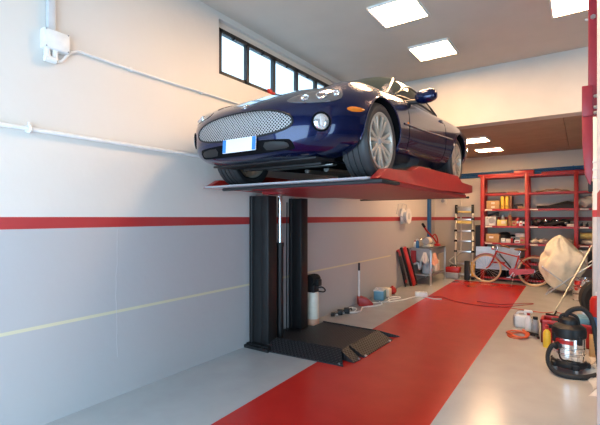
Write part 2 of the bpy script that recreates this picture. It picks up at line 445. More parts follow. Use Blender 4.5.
# floor plate with chequered ramps
b = MB(); b.span((-3.05, 3.98, .0), (-2.22, 5.0, .085)); 
wb(b, 'floor_plate', 'tread', LR, flat=True)
def wedge(p0, p1, p2, p3, name):   # low edge p0-p1 on the floor, high edge p3-p2
    b = MB(); t = b.bm
    lo = [t.verts.new((q[0], q[1], 0)) for q in (p0, p1, p2, p3)]; hi = [t.verts.new(q) for q in (p0, p1, p2, p3)]
    for i in range(2): hi[i].co.z = .012
    t.faces.new(lo[::-1]); t.faces.new(hi)
    for i in range(4): t.faces.new([lo[i], lo[(i+1) % 4], hi[(i+1) % 4], hi[i]])
    return wb(b, name, 'tread', LR, flat=True)
wedge((-3.17, 3.72, 0), (-2.08, 3.82, 0), (-2.22, 4.02, .12), (-3.07, 3.93, .12), 'ramp')
wedge((-2.035, 3.98, 0), (-2.02, 4.12, 0), (-2.21, 4.16, .11), (-2.22, 4.0, .11), 'ramp')
wedge((-2.015, 4.2, 0), (-2.0, 5.0, 0), (-2.2, 4.98, .11), (-2.21, 4.2, .11), 'ramp')
wedge((-1.98, 5.2, 0), (-3.1, 5.2, 0), (-3.05, 5.0, .1), (-2.2, 5.0, .1), 'ramp')
for (x, y) in ((-3.1, 3.74), (-2.14, 3.84), (-2.04, 4.1), (-2.02, 4.24), (-2.01, 4.92)):
    b = MB(); b.box((x, y, .012), (.035, .035, .012), b=.003); b.rod((x, y, .014), (x, y, .024), .009, n=6); wb(b, 'bolt', 'steel', LR)
# platform
PX0, PX1 = -3.22, -1.30
b = MB(); b.span((PX0, 3.14, 1.905), (-1.38, 6.28, 1.922)); wb(b, 'deck', 'dullsteel', LR, flat=True)
b = MB(); b.bm.verts.ensure_lookup_table()
b.prism([(2.905, 1.918), (2.93, 1.903), (3.16, 1.903), (3.16, 1.928), (3.10, 1.932)], 1.86, Matrix(((0, 0, 1, -3.235), (1, 0, 0, 0), (0, 1, 0, 0), (0, 0, 0, 1))), b=.003)
lab(wb(b, 'front_lip', 'galv', LR), 'bright steel front lip of the platform')
b = MB(); b.span((-3.08, 3.02, 1.872), (-1.27, 3.06, 1.9), b=.008); b.span((-1.40, 2.96, 1.872), (-1.27, 3.35, 1.9), b=.006); lab(wb(b, 'buffer', 'rubber', LR), 'black rubber buffer under the front lip')
b = MB(); b.span((-2.95, 5.98, 1.862), (-1.29, 6.02, 1.885), b=.008); b.ball((-1.29, 6.0, 1.874), .018); lab(wb(b, 'buffer', 'rubber', LR), 'black rubber buffer under the rear edge')
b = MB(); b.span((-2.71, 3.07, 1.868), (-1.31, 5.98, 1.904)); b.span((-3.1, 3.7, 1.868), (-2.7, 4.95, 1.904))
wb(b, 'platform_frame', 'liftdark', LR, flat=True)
b = MB(); b.span((-3.19, 5.25, 1.922), (-1.39, 6.27, 2.036)); wb(b, 'rear_deck', 'dullsteel', LR, flat=True)
prof = [(2.945, 1.905), (3.13, 2.0), (3.70, 2.022), (3.93, 2.098), (5.44, 2.128), (5.66, 2.055), (6.3, 2.058), (6.3, 1.955), (6.02, 1.93), (4.6, 1.90)]
for x, n in ((-1.372, 'side_rail'), (-3.30, 'side_rail')):
    b = MB(); b.prism(prof, .08, Matrix(((0, 0, 1, x), (1, 0, 0, 0), (0, 1, 0, 0), (0, 0, 0, 1))), b=.006); wb(b, n, 'liftred', LR)

# ------------------------------------------------------------------ car (nose towards -y, ground at z = 0, front axle at y = 0)
EPS = R(2.5)
CAR = root('car', (-2.28, 3.31, 1.925), 'navy blue two-door coupe raised on the red lift, chrome mesh grille and silver alloy wheels', 'car', rot=(EPS, 0, 0))
WBASE, TR, ARC = 2.588, .332, .368
zt = pchip([-.95, -.94, -.915, -.87, -.8, -.7, -.5, -.2, 0, .3, .6, .85, 1.2, 1.9, 2.4, 2.8, 3.15, 3.4, 3.6, 3.72, 3.79],
           [.42, .49, .545, .595, .64, .685, .755, .835, .86, .885, .905, .915, .93, .935, .94, .945, .925, .885, .82, .72, .55])
zb = pchip([-.95, -.94, -.92, -.88, -.8, -.6, -.36, 0, .4, 2.1, 2.6, 3.1, 3.5, 3.7, 3.79],
           [.40, .32, .25, .205, .185, .17, .17, .17, .165, .165, .17, .20, .28, .38, .5])
wm = pchip([-.95, -.945, -.93, -.90, -.85, -.75, -.6, -.4, -.2, 0, .5, 1.3, 2.0, 2.6, 3.0, 3.3, 3.5, 3.65, 3.75, 3.79],
           [.12, .25, .37, .485, .585, .70, .80, .868, .900, .912, .905, .892, .905, .918, .905, .86, .785, .66, .45, .12])
zm = pchip([-.95, -.7, 0, 1.3, 2.5, 3.2, 3.79], [.41, .43, .52, .56, .62, .62, .56])
pu = pchip([-.95, -.6, 0, .9, 2.2, 3.0, 3.79], [.60, .50, .46, .42, .52, .62, .7])
TS = sorted(set([round(-.885+.185*(1-math.cos(PI/2*k/16)), 4) for k in range(17)]+[round(-.70+.06*k, 4) for k in range(1, 24)]+[.72, .76]
                +[round(.80+.08*k, 4) for k in range(0, 31)]+[round(3.24+.55*math.sin(PI/2*k/16), 4) for k in range(1, 17)]))
NJ = 44
def section(t):
    te = t
    if t < -.4: t = -.4+(t+.4)*.55/.485
    w, a, c, top, p = wm(t), zb(t), zm(t), zt(t), pu(t)
    P = []
    for k in range(0, 101):                       # bottom centre -> side
        f = PI/2*(1-k/100)
        x = w*(math.cos(f)**.36); z = c-(c-a)*(math.sin(f)**.62)
        tuck = 1-.05*((c-z)/(c-a))**2
        P.append((x*tuck, z))
    for k in range(1, 121):                       # side -> top centre
        f = PI/2*k/120
        x = w*(max(math.cos(f), 0)**p); z = c+(top-c)*(math.sin(f)**(p+.12))
        P.append((x, z))
    q = []
    for (x, z) in P:
        up = min(max((z-c)/(top-c), 0), 1)**2 if top > c else 0
        g = math.exp(-((t+.12)/.55)**2)           # front fender crowns
        z += .05*g*math.exp(-((x-.70)/.11)**2)*up
        z -= .012*math.exp(-((t+.2)/.5)**2)*math.exp(-((x-.47)/.09)**2)*up
        z += .022*math.exp(-((t-.2)/.75)**2)*math.exp(-(x/.26)**2)*up
        g = math.exp(-((t-2.55)/.55)**2)          # rear haunches
        z += .03*g*math.exp(-((x-.72)/.13)**2)*up
        q.append((x, z))
    P = np.array(q); d = np.r_[0, np.cumsum(np.hypot(*np.diff(P, axis=0).T))]
    s = np.linspace(0, d[-1], NJ+1)
    return np.c_[np.interp(s, d, P[:, 0]), np.interp(s, d, P[:, 1])]
def car_body():
    bm = bmesh.new(); rows = []
    for t in TS:
        s = section(t); row = []
        for j in range(NJ+1): row.append(bm.verts.new((0 if j in (0, NJ) else s[j][0], t, s[j][1])))
        for j in range(NJ-1, 0, -1): row.append(bm.verts.new((-s[j][0], t, s[j][1])))
        rows.append(row)
    n = 2*NJ
    for i in range(len(rows)-1):
        for j in range(n):
            f = bm.faces.new([rows[i][j], rows[i][(j+1) % n], rows[i+1][(j+1) % n], rows[i+1][j]])
            jj = j if j < NJ else 2*NJ-1-j
            tc = (TS[i]+TS[i+1])/2; c = f.calc_center_median()
            f.material_index = 0
            if jj >= 31 and -.62 < tc < .60: f.material_index = 1            # bonnet
            elif .60 < tc < 1.92 and 14 <= jj < 33: f.material_index = 2 if j < NJ else 3   # doors
            elif jj < 9 and tc > -.6: f.material_index = 4
    bm.faces.new(rows[0]); f = bm.faces.new(rows[-1][::-1])
    bmesh.ops.recalc_face_normals(bm, faces=bm.faces)
    return bm
bm = car_body()
BVH = BVHTree.FromBMesh(bm)
def hit(o, d, off=.0):
    h, n, _, _ = BVH.ray_cast(Vector(o), Vector(d).normalized())
    return (h+n*off) if h else None
def near(p, off=.0):
    h, n, _, _ = BVH.find_nearest(Vector(p)); return h+n*off, n
me = bpy.data.meshes.new('body'); bm.to_mesh(me); bm.free()
tmp = bpy.data.objects.new('tmp_body', me); COL.objects.link(tmp)
for k in range(5): me.materials.append(M['paint'])
cut = MB()
for y in (0, WBASE):
    for s in (-1, 1): cut.rod((s*.50, y, .335), (s*1.3, y, .335), ARC, n=56)
ct = cut.build('tmp_cut', 'dark'); 
md = tmp.modifiers.new('b', 'BOOLEAN'); md.operation = 'DIFFERENCE'; md.object = ct; md.solver = 'EXACT'
dg = bpy.context.evaluated_depsgraph_get(); dg.update()
ev = bpy.data.meshes.new_from_object(tmp.evaluated_get(dg))
bm = bmesh.new(); bm.from_mesh(ev)
def in_arch(f):
    c = f.calc_center_median()
    for y in (0, WBASE):
        r = math.hypot(c.y-y, c.z-.335)
        if r < ARC+.004 and abs(abs(c.x)-.5) < .01: return True
        if abs(r-ARC) < .012 and all(abs(math.hypot(v.co.y-y, v.co.z-.335)-ARC) < .02 or abs(abs(v.co.x)-.5) < .01 for v in f.verts): return True
    return False
for f in bm.faces:
    if in_arch(f): f.material_index = 4
def split(idx, name, m):
    c = bm.copy(); bmesh.ops.delete(c, geom=[f for f in c.faces if f.material_index not in idx], context='FACES')
    for f in c.faces: f.material_index = 0; f.smooth = True
    me = bpy.data.meshes.new(name); c.to_mesh(me); c.free(); me.materials.append(M[m]); me.set_sharp_from_angle(angle=R(50))
    o = bpy.data.objects.new(name, me); COL.objects.link(o); o.parent = CAR; return o
split([0], 'body', 'paint'); split([1], 'bonnet', 'paint'); split([2], 'door', 'paint'); split([3], 'door', 'paint')
lab(split([4], 'underside', 'dark'), 'black underside and wheel arch liners')
bm.free(); bpy.data.objects.remove(tmp); bpy.data.objects.remove(ct); bpy.data.meshes.remove(ev)

# greenhouse
gz = pchip([.42, .6, .8, 1.0, 1.15, 1.3, 1.5, 1.7, 1.95, 2.2, 2.45, 2.65, 2.85], [.87, .98, 1.105, 1.215, 1.28, 1.305, 1.30, 1.28, 1.225, 1.15, 1.06, .985, .91])
gw = pchip([.42, .6, .9, 1.5, 2.1, 2.5, 2.85], [.58, .68, .735, .745, .725, .68, .60])
gt_ = [.42+.0405*k for k in range(61)]
bmg = bmesh.new(); rows = []; NG = 20
for t in gt_:
    w, top, z0 = gw(t), gz(t), .86
    P = []
    for k in range(81):
        f = PI/2*k/80; P.append((w*max(math.cos(f), 0)**.62*(1-.10*math.sin(f)), z0+(top-z0)*math.sin(f)**.80))
    P = np.array(P); d = np.r_[0, np.cumsum(np.hypot(*np.diff(P, axis=0).T))]; s = np.linspace(0, d[-1], NG+1)
    xs, zs = np.interp(s, d, P[:, 0]), np.interp(s, d, P[:, 1])
    row = [bmg.verts.new((xs[j] if j < NG else 0, t, zs[j])) for j in range(NG+1)]+[bmg.verts.new((-xs[j], t, zs[j])) for j in range(NG-1, -1, -1)]
    rows.append(row)
for i in range(len(rows)-1):
    for j in range(2*NG):
        f = bmg.faces.new([rows[i][j], rows[i][j+1], rows[i+1][j+1], rows[i+1][j]])
        jj = j if j < NG else 2*NG-1-j; c = f.calc_center_median(); f.smooth = True
        x, t, z = abs(c.x), c.y, c.z
        lim = .70+.40*max(0, (z-.93)/.33)
        if x < .60-.1*(z-.9)/.4 and t < 1.17: k = 1
        elif x < .50 and t > 1.9: k = 3
        elif jj < 9 and z > .945 and lim+.02 < t < 2.2-.55*(z-.93)/.3: k = 2
        else: k = 0
        f.material_index = k if not (k == 2 and j >= NG) else 4
bmesh.ops.recalc_face_normals(bmg, faces=bmg.faces)
GBVH = BVHTree.FromBMesh(bmg)
bm = bmg
split([0], 'roof', 'paint'); lab(split([1], 'windscreen', 'glass'), 'dark glass windscreen'); split([2], 'side_window', 'glass'); split([4], 'side_window', 'glass'); split([3], 'rear_window', 'glass')
bmg.free()
# cabin floor so that the glass has something behind it
# wheels
def tyre():
    b = MB(); h = .1225
    pr = [(.245, -h+.012), (.262, -h), (.300, -h-.002), (.322, -h+.012), (.331, -h+.03)]
    for k in range(4):
        z = -.078+k*.052
        pr += [(TR, z-.020), (TR, z+.016), (TR-.008, z+.018), (TR-.008, z+.030), (TR, z+.032)] if k < 3 else [(TR, z-.020), (TR, z)]
    pr += [(.331, h-.03), (.322, h-.012), (.300, h+.002), (.262, h), (.245, h-.012), (.235, 0), (.245, -h+.012)]
    b.lathe(pr, n=64, rot=(0, R(90), 0))
    return b
def rim():
    b = MB()
    b.lathe([(.243, .10), (.250, .118), (.243, .124), (.228, .118), (.222, .09), (.215, .0), (.215, -.10), (.236, -.115)], n=64, rot=(0, R(90), 0))
    for k in range(7):
        for q in (-1, 1):
            a = 2*PI*k/7+.25; a2 = a+q*.17; a1 = a+q*.11
            p = Vector((.085, .045*math.cos(a1), .045*math.sin(a1))); e = Vector((.102, .226*math.cos(a2), .226*math.sin(a2)))
            b.bar(p, e, .031, .022, b=.005, up=(1, 0, 0))
    b.lathe([(0, .098), (.03, .098), (.058, .092), (.066, .07), (.066, .02)], n=28, rot=(0, R(90), 0))
    for k in range(5):
        a = 2*PI*k/5; b.rod((.088, .045*math.cos(a), .045*math.sin(a)), (.098, .045*math.cos(a), .045*math.sin(a)), .008, n=8, m=1)
    return b
first = None
for y in (0, WBASE):
    for s in (1, -1):
        loc = (s*.748, y, TR); rot = (0, 0, 0) if s > 0 else (0, 0, PI)
        if first is None:
            first = tyre().build('wheel', 'tyre', CAR, loc)
            lab(rim().build('rim', ['rim', 'grey'], first), 'silver alloy rim with twin spokes')
            b = MB(); b.lathe([(0, .02), (.16, .02), (.16, .045), (.07, .05), (0, .05)], n=40, rot=(0, R(90), 0)); b.build('brake_disc', 'dullsteel', first)
            b = MB(); b.lathe([(0, .106), (.02, .105), (.027, .098)], n=20, rot=(0, R(90), 0)); b.build('hub_cap', 'grey', first)
        else:
            o = dup(first, loc, rot); o.parent = CAR

# ------------------------------------------------------------------ car details laid on the body surface
def patch(out, name, m, dome=.0, off=.003, front=True, rings=7, parent=CAR, k=0):
    """fill a closed outline over the body surface; outline points are 2d (a, z) seen from the front or 3d points"""
    pts = []
    for p in out:
        if len(p) == 2: h = hit((p[0], -2.5, p[1]), (0, 1, 0)); pts.append(h)
        else: pts.append(Vector(p))
    if k: pts = crv(pts, k, True)
    c = sum(pts, Vector())/len(pts); b = MB(); P = []
    for p in pts:
        row = []
        for i in range(rings+1):
            u = i/rings; q = c.lerp(p, u)
            if front and len(out[0]) == 2: h = hit((q.x, -2.5, q.z), (0, 1, 0)); n = near(h)[1]
            else: h, n = near(q)
            row.append(h+n*(off+dome*(1-u*u)))
        P.append(row)
    # skirt that closes the edge down to the body
    for r_, p in zip(P, pts): r_.append(near(p)[0]-near(p)[1]*.004)
    b.grid(P, close_u=True)
    return b.build(name, m, parent)
def line(pts, name, m, r=.003, off=.0, k=4, parent=CAR):
    b = MB(); Q = []
    for p in crv([Vector(p) for p in pts], k):
        h, n = near(p); Q.append(h+n*off)
    b.tube(Q, r, n=6); return b.build(name, m, parent)
sgn = lambda v: (v > 0)-(v < 0)
oval = []
for k in range(72):
    f = 2*PI*k/72; cx, sz = math.cos(f), math.sin(f)
    oval.append((.505*sgn(cx)*abs(cx)**.88, .448-.016*cx*cx+.104*sgn(sz)*abs(sz)**.9))
g = lab(patch(oval, 'grille', 'grille', off=.004), 'oval chrome mesh grille')
ring = [hit((x*1.012, -2.5, .445+(z-.445)*1.04), (0, 1, 0)) for x, z in oval]
b = MB(); b.tube([p+near(p)[1]*.002 for p in ring], .0085, n=8, closed=True); b.build('grille_surround', 'black', g)
# lower intake with the plate in front of it
ik = [(-.50, .255), (-.47, .225), (-.2, .215), (.2, .215), (.47, .225), (.50, .255), (.485, .292), (.44, .303), (.2, .312), (-.2, .312), (-.44, .303), (-.485, .292)]
i_ = lab(patch(ik, 'intake', 'dark', off=.003, k=3), 'black lower air intake')
ins = [(.27, .235), (.44, .238), (.465, .26), (.43, .285), (.27, .292)]
for s in (1, -1): patch([(s*x, z) for x, z in ins], 'intake_grille', 'black', off=.006, parent=i_, k=2)
h = hit((0, -2.5, .292), (0, 1, 0))
b = MB(); b.box((0, 0, 0), (.36, .010, .112), b=.003)
pl = lab(b.build('number_plate', 'platewhite', CAR, (.02, h.y-.022, .294), (R(-6), 0, 0)), 'white number plate with blue ends')
for s in (-1, 1):
    b = MB(); b.box((s*.160, -.0056, 0), (.036, .002, .106)); b.build('blue_band', 'plateblue', pl, flat=True)
b = MB(); b.box((0, .014, 0), (.30, .022, .08)); b.build('plate_bracket', 'black', pl)
# emblem on the bonnet lip
h, n = near((.0, -.79, .63)); q = n.to_track_quat('Z', 'Y').to_euler()
b = MB(); b.lathe([(.036, -.004), (.036, .004), (.032, .008), (.029, .005), (0, .006)], n=28); b.ball((0, .0, .006), (.016, .013, .006)); lab(b.build('emblem', 'chrome', CAR, h, q), 'round chrome emblem')
HL = [(.432, -.788, .592), (.462, -.70, .648), (.545, -.63, .690), (.63, -.565, .706), (.722, -.515, .690), (.764, -.517, .655), (.775, -.554, .611), (.747, -.616, .581), (.686, -.689, .566), (.579, -.76, .566)]
hm, ht, hb = nt('headlamp_glass'); hb.inputs['Base Color'].default_value = (.24, .24, .25, 1); hb.inputs['Metallic'].default_value = .8; hb.inputs['Roughness'].default_value = .06; hb.inputs['Coat Weight'].default_value = 1.
for s in (1, -1):
    hl = lab(patch([(s*x, y, z) for x, y, z in HL], 'headlight', hm, off=.004, dome=.012, k=4), 'swept back clear headlight')
    for (p, r) in (((.665, -.66, .62), .042), ((.565, -.735, .605), .032), ((.735, -.57, .64), .026)):
        h, n = near((s*p[0], p[1], p[2])); q = n.to_track_quat('Z', 'Y').to_euler()
        b = MB(); b.lathe([(r, .008), (r, .018), (r*.9, .021), (r*.8, .014), (r*.4, .010), (0, .012)], n=28); b.build('reflector', 'lens', hl, h, q)
    b = MB(); Q = [near((s*x, y, z)) for x, y, z in HL]; b.tube([a+n*.001 for a, n in Q], .004, n=6, closed=True); b.build('headlight_rim', 'black', hl)
    h, n = near((s*.693, -.718, .419)); q = n.to_track_quat('Z', 'Y').to_euler()
    b = MB(); b.lathe([(.074, -.012), (.074, .004), (.064, .007), (.061, .002)], n=36, m=0); b.lathe([(.061, .002), (.055, .010), (.04, .016), (.02, .019), (0, .02)], n=36, m=1)
    lab(b.build('fog_lamp', ['dark', 'lens'], CAR, h, q), 'round clear fog lamp')
    am = [(.817, -.54, .530), (.835, -.487, .549), (.866, -.39, .547), (.876, -.358, .536), (.860, -.425, .514), (.833, -.505, .511)]
    lab(patch([(s*x, y, z) for x, y, z in am], 'side_marker', 'amber', off=.004, dome=.006, k=3), 'amber side marker lamp')
    h, n = near((s*.95, .565, .562)); b = MB(); b.ball((0, 0, 0), (.008, .026, .014)); lab(b.build('side_repeater', 'amber', CAR, h), 'small amber repeater lamp')
    line([(s*.95, .60, .86), (s*.95, .60, .6), (s*.95, .62, .3), (s*.95, .72, .235), (s*.95, 1.2, .23), (s*.95, 1.85, .235), (s*.95, 1.92, .32), (s*.95, 1.92, .6), (s*.90, 1.90, .86)], 'door_seam', 'dark', .0035)
    line([(s*.95, .45, .545), (s*.95, .9, .556), (s*.95, 1.4, .57), (s*.95, 2.0, .585), (s*.95, 2.18, .588)], 'highlight_ridge', 'paint', .010)  # raised line along the body crease, added to catch highlights
    line([(s*.95, .42, .20), (s*.95, .9, .195), (s*.95, 1.5, .195), (s*.95, 2.16, .20)], 'sill', 'paint', .028, off=-.012)
    line([(s*.60, -.52, .76), (s*.62, -.2, .80), (s*.66, .2, .87), (s*.70, .58, .90)], 'bonnet_seam', 'dark', .003)
    # arch lip
    b = MB(); P = []
    for k in range(28):
        a = PI*(-.02+1.04*k/27); h_ = hit((s*2, -ARC*math.cos(a), .335+ARC*math.sin(a)), (-s, 0, 0))
        if h_: P.append(h_)
    b.tube(P, .008, n=6); b.build('arch_lip', 'paint', CAR)
    b = MB(); P = []
    for k in range(28):
        a = PI*(.02+.96*k/27); h_ = hit((s*2, WBASE-ARC*math.cos(a), .335+ARC*math.sin(a)), (-s, 0, 0))
        if h_: P.append(h_)
    b.tube(P, .008, n=6); b.build('arch_lip', 'paint', CAR)
    h, n = near((s*.92, 1.80, .78)); b = MB(); b.box((0, 0, 0), (.018, .15, .026), b=.006); b.build('door_handle', 'paint', CAR, h)
    # mirror
    mr = MB(); mr.ball((0, 0, 0), (.112, .075, .066), n=24)
    for v in mr.bm.verts:
        v.co = Vector([sgn(c)*abs(c/q)**.72*q for c, q in zip(v.co, (.112, .075, .066))])
        if v.co.y > .02: v.co.y = .02+(v.co.y-.02)*.2
        v.co.z += .02*(v.co.x*s > 0)*0
    mo = lab(mr.build('mirror', 'paint', CAR, (s*.995, .84, .865), (0, s*R(-4), 0)), 'navy door mirror')
    b = MB(); b.tube([(s*-.19, -.06, -.03), (s*-.12, -.02, -.035), (s*-.05, .0, -.03)], [.022, .026, .03], n=10); b.build('mirror_arm', 'black', mo)
    b = MB(); b.box((0, .033, 0), (.17, .006, .09), b=.002); b.build('mirror_glass', 'glass', mo)
# underbody seen from below
b = MB(); b.box((0, -.47, .172), (1.15, .30, .02), b=.008); b.box((0, -.30, .155), (.9, .08, .03), b=.01); b.build('undertray', 'black', CAR)
for y in (0, WBASE):
    b = MB(); b.box((0, y, .19), (.8, .10, .07), b=.02)
    for s in (-1, 1): b.tube([(s*.35, y-.12, .20), (s*.5, y-.02, .2), (s*.66, y, .23)], .02); b.tube([(s*.35, y+.14, .20), (s*.5, y+.04, .2), (s*.66, y, .23)], .02)
    b.build('suspension', 'dullsteel', CAR)
b = MB(); b.tube([(-.12, .3, .16), (-.12, 1.2, .15), (-.2, 2.2, .15), (-.45, 3.0, .2), (-.45, 3.75, .25)], .032, smooth=4); b.tube([(.12, .3, .16), (.12, 1.2, .15), (.2, 2.2, .15), (.45, 3.0, .2), (.45, 3.75, .25)], .032, smooth=4); b.build('exhaust', 'dullsteel', CAR)
# window seals and bright windscreen pillars
def gline(pts, name, m, r, k=4, closed=False):
    Q = []
    for p in crv([Vector(p) for p in pts], k, closed):
        h, n, _, _ = GBVH.find_nearest(p); Q.append(h+n*.002)
    b = MB(); b.tube(Q, r, n=6, closed=closed); return b.build(name, m, CAR)
for s in (1, -1):
    gline([(s*.8, .74, .95), (s*.8, .95, 1.08), (s*.78, 1.15, 1.18), (s*.76, 1.5, 1.215), (s*.76, 1.85, 1.15), (s*.78, 2.12, 1.0), (s*.8, 2.18, .945), (s*.8, 1.5, .945)], 'window_seal', 'black', .011, 5, True)
    lab(gline([(s*.70, .52, .92), (s*.66, .74, 1.05), (s*.60, .98, 1.18), (s*.54, 1.16, 1.27)], 'pillar_trim', 'alu', .014), 'bright windscreen pillar')

# ------------------------------------------------------------------ beside the lift, along the left wall
r = root('hydraulic_pump', (-3.27, 5.06, 0), 'white pump tank with a black motor on top, standing behind the lift columns', 'hydraulic pump')
b = MB(); b.lathe([(0, 0), (.085, 0), (.095, .02), (.095, .46), (.08, .49), (0, .49)], n=28); b.build('tank', 'offwhite', r)
b = MB(); b.lathe([(0, 0), (.098, 0), (.098, .10), (0, .10)], n=28); lab(b.build('tank_base', 'pinkcloth', r), 'pinkish tank foot band')
b = MB(); b.box((0, 0, .54), (.14, .15, .11), b=.015); b.rod((0, -.09, .67), (0, .11, .67), .075, n=20)
for k in range(5): b.rod((0, -.07+k*.03, .67), (0, -.062+k*.03, .67), .083, n=20)
b.box((.09, .02, .63), (.06, .1, .1), b=.01); b.build('motor', 'black', r)
b = MB(); b.tube([(.07, -.02, .55), (.15, .02, .57), (.17, .08, .52), (.11, .13, .48), (.06, .08, .49)], .011, smooth=5); b.rod((.0, .02, .49), (.0, .02, .56), .03); b.build('hydraulic_hose', 'rubber', r)

r = root('dustpan', (-3.22, 6.74, 0), 'red dustpan with a tall white handle standing against the left wall', 'dustpan')
b = MB(); b.prism([(-.12, 0), (.14, 0), (.14, .05), (.06, .12), (-.04, .15), (-.12, .15)], .22, Matrix(((.8, 0, -.6, .06), (.6, 0, .8, -.1), (0, 1, 0, 0), (0, 0, 0, 1))), b=.01); b.build('pan', 'red', r)
b = MB(); b.rod((-.11, -.02, .1), (-.11, -.02, .64), .016); b.build('handle', 'white', r)
b = MB(); b.rod((-.11, -.02, .62), (-.11, -.02, .76), .018); b.build('grip', 'black', r)

def cable(name, pts, r_, m, label, cat='cable', n=6, k=5, **kw):
    b = MB(); b.tube(pts, r_, n=n, smooth=k); return tag(b.build(name, m), label, cat, **kw)
cable('cable', [(-3.25, 5.75, .012), (-3.2, 5.95, .012), (-3.12, 6.1, .012), (-3.2, 6.35, .012), (-3.32, 6.3, .012), (-3.28, 6.05, .014), (-3.12, 6.0, .016), (-3.05, 6.2, .014), (-3.14, 6.5, .012), (-3.0, 6.75, .012), (-2.98, 6.95, .012), (-3.1, 7.1, .012)], .011, 'white', 'white coiled cable on the floor between the lift and the dustpan')
cable('cable', [(-3.24, 6.9, .012), (-3.05, 7.05, .012), (-2.98, 7.3, .012), (-3.1, 7.55, .014), (-3.0, 7.75, .012), (-2.9, 7.65, .014), (-3.0, 7.4, .014), (-2.95, 7.2, .012), (-2.8, 7.5, .012), (-2.7, 7.95, .012), (-2.55, 8.05, .012), (-2.35, 7.95, .012), (-2.2, 8.0, .012)], .010, 'white', 'white looped cable on the floor in front of the teal box')
for i, (x, y, s) in enumerate(((-3.28, 5.68, .055), (-3.24, 5.84, .075), (-3.2, 6.0, .08))):
    b = MB(); b.box((0, 0, s*.5), (s*1.2, s*1.7, s), b=.012, rot=(0, 0, .5)); b.tube([(.02, .05, s*.6), (.03, .1, s*.8), (.02, .14, .02)], .01, smooth=3)
    tag(b.build('plug', 'black', loc=(x, y, 0)), ('smallest black plug on the floor, nearest the pump tank', 'black plug adapter in the middle of the floor cable', 'black plug adapter furthest from the pump, next to the white cable coil')[i], 'plug', 'black plugs on the cable')
r = root('charger_box', (-3.2, 7.36, 0), 'teal box with a pale lid on the floor by the left wall', 'box')
b = MB(); b.box((0, 0, .09), (.2, .24, .18), b=.02, rot=(0, 0, .2)); b.build('body', 'teal', r)
b = MB(); b.box((-.01, .0, .19), (.2, .24, .03), b=.01, rot=(.1, 0, .2)); b.tube([(-.05, -.07, .2), (0, -.08, .24), (.05, -.03, .2)], .01, smooth=4); b.build('lid', 'lgrey', r)
b = MB(); b.box((0, 0, .08), (.17, .2, .16), b=.012); b.box((0, 0, .161), (.10, .201, .004))
tag(b.build('carton', 'offwhite', loc=(-3.22, 7.72, 0), rot=(0, 0, .1)), 'cream carton on the floor between teal box and red ball', 'carton')
b = MB(); b.lathe([(0, 0), (.055, .01), (.085, .06), (.08, .11), (.05, .145), (.02, .16), (.02, .175), (0, .178)], n=24)
tag(b.build('red_pot', 'red', loc=(-3.2, 8.0, 0)), 'small round red pot on the floor beside the cream carton', 'pot')
r = root('power_strip', (-2.64, 8.12, 0), 'white socket block on the floor at the edge of the red strip', 'socket block', rot=(0, 0, .4))
b = MB(); b.box((0, 0, .045), (.24, .13, .09), b=.015); b.build('body', 'white', r)
b = MB()
for x in (-.07, .01, .08): b.rod((x, 0, .085), (x, 0, .094), .026, n=16)
b.build('socket', 'lgrey', r)
cable('cable', [(-2.5, 8.12, .008), (-2.25, 8.25, .008), (-2.0, 8.0, .008), (-1.6, 7.85, .008), (-1.2, 7.88, .008), (-.85, 8.3, .008), (-.7, 8.55, .008), (-.85, 8.5, .008), (-1.2, 8.15, .008), (-1.6, 8.2, .008)], .006, 'redcloth', 'dark red cable lying across the red floor strip')
cable('cable', [(-1.2, 7.95, .007), (-.8, 7.9, .007), (-.5, 7.85, .007), (-.35, 8.0, .007), (-.1, 7.9, .007), (.05, 8.0, .007)], .006, 'red', 'thin red cable running over the grey floor to the chrome pole')

# red and black ramps leaning
r = root('car_ramp', (-3.2, 9.2, 0), 'red plank with black edges leaning on the left wall by the sink', 'ramp')
b = MB(); b.bar((.03, .08, .01), (-.14, -.14, .90), .17, .035, b=.006, up=(1, 0, 0)); b.build('plank', 'red', r)
for p_, q_ in (((-.01, -.03, .01), (-.17, -.25, .90)), ((.04, .2, .01), (-.12, -.01, .88))):
    b = MB(); b.bar(p_, q_, .055, .05, b=.006, up=(1, 0, 0)); b.build('rail', 'black', r)
r = root('creeper', (-3.3, 8.88, 0), 'black narrow board with red ends leaning left of the red plank', 'board')
b = MB(); b.bar((.06, .05, .03), (-.07, -.12, .84), .13, .04, b=.02, up=(1, 0, 0)); b.build('board', 'black', r)
for p_, q_ in (((-.045, -.09, .72), (-.075, -.125, .86)), ((.05, .04, .10), (.04, .03, .18))):
    b = MB(); b.bar(p_, q_, .10, .05, b=.012, up=(1, 0, 0)); lab(b.build('end_cap', 'red', r), 'red end cap')
# white reel on the wall
r = root('hose_reel', (W, 9.0, 1.62), 'white hose reel mounted on the left wall over the red line', 'hose reel')
b = MB(); b.lathe([(.05, .06), (.17, .06), (.175, .075), (.17, .085), (.06, .085)], n=32, rot=(0, R(90), 0)); b.lathe([(.05, .18), (.17, .18), (.175, .195), (.17, .2), (.03, .2)], n=32, rot=(0, R(90), 0)); b.build('drum', 'white', r)
b = MB(); b.lathe([(0, .05), (.10, .08), (.10, .19), (.05, .21), (0, .21)], n=28, rot=(0, R(90), 0)); b.build('hub', 'lgrey', r)
b = MB(); b.box((.03, 0, 0), (.06, .08, .34), b=.006); b.tube([(.05, -.26, .02), (.1, -.16, -.02), (.13, 0, -.15), (.13, .2, -.14), (.1, .3, -.06)], .012, smooth=4); b.build('bracket', 'lgrey', r)
b = MB()
for y in (-.3, -.05, .22): b.tube([(.02, y, .05), (.05, y, .2), (.05, y+.02, .27)], .008)
b.tube([(.05, -.3, .26), (.06, -.05, .29), (.05, .24, .26)], .008, smooth=3); b.build('hanging_wire', 'lgrey', r)

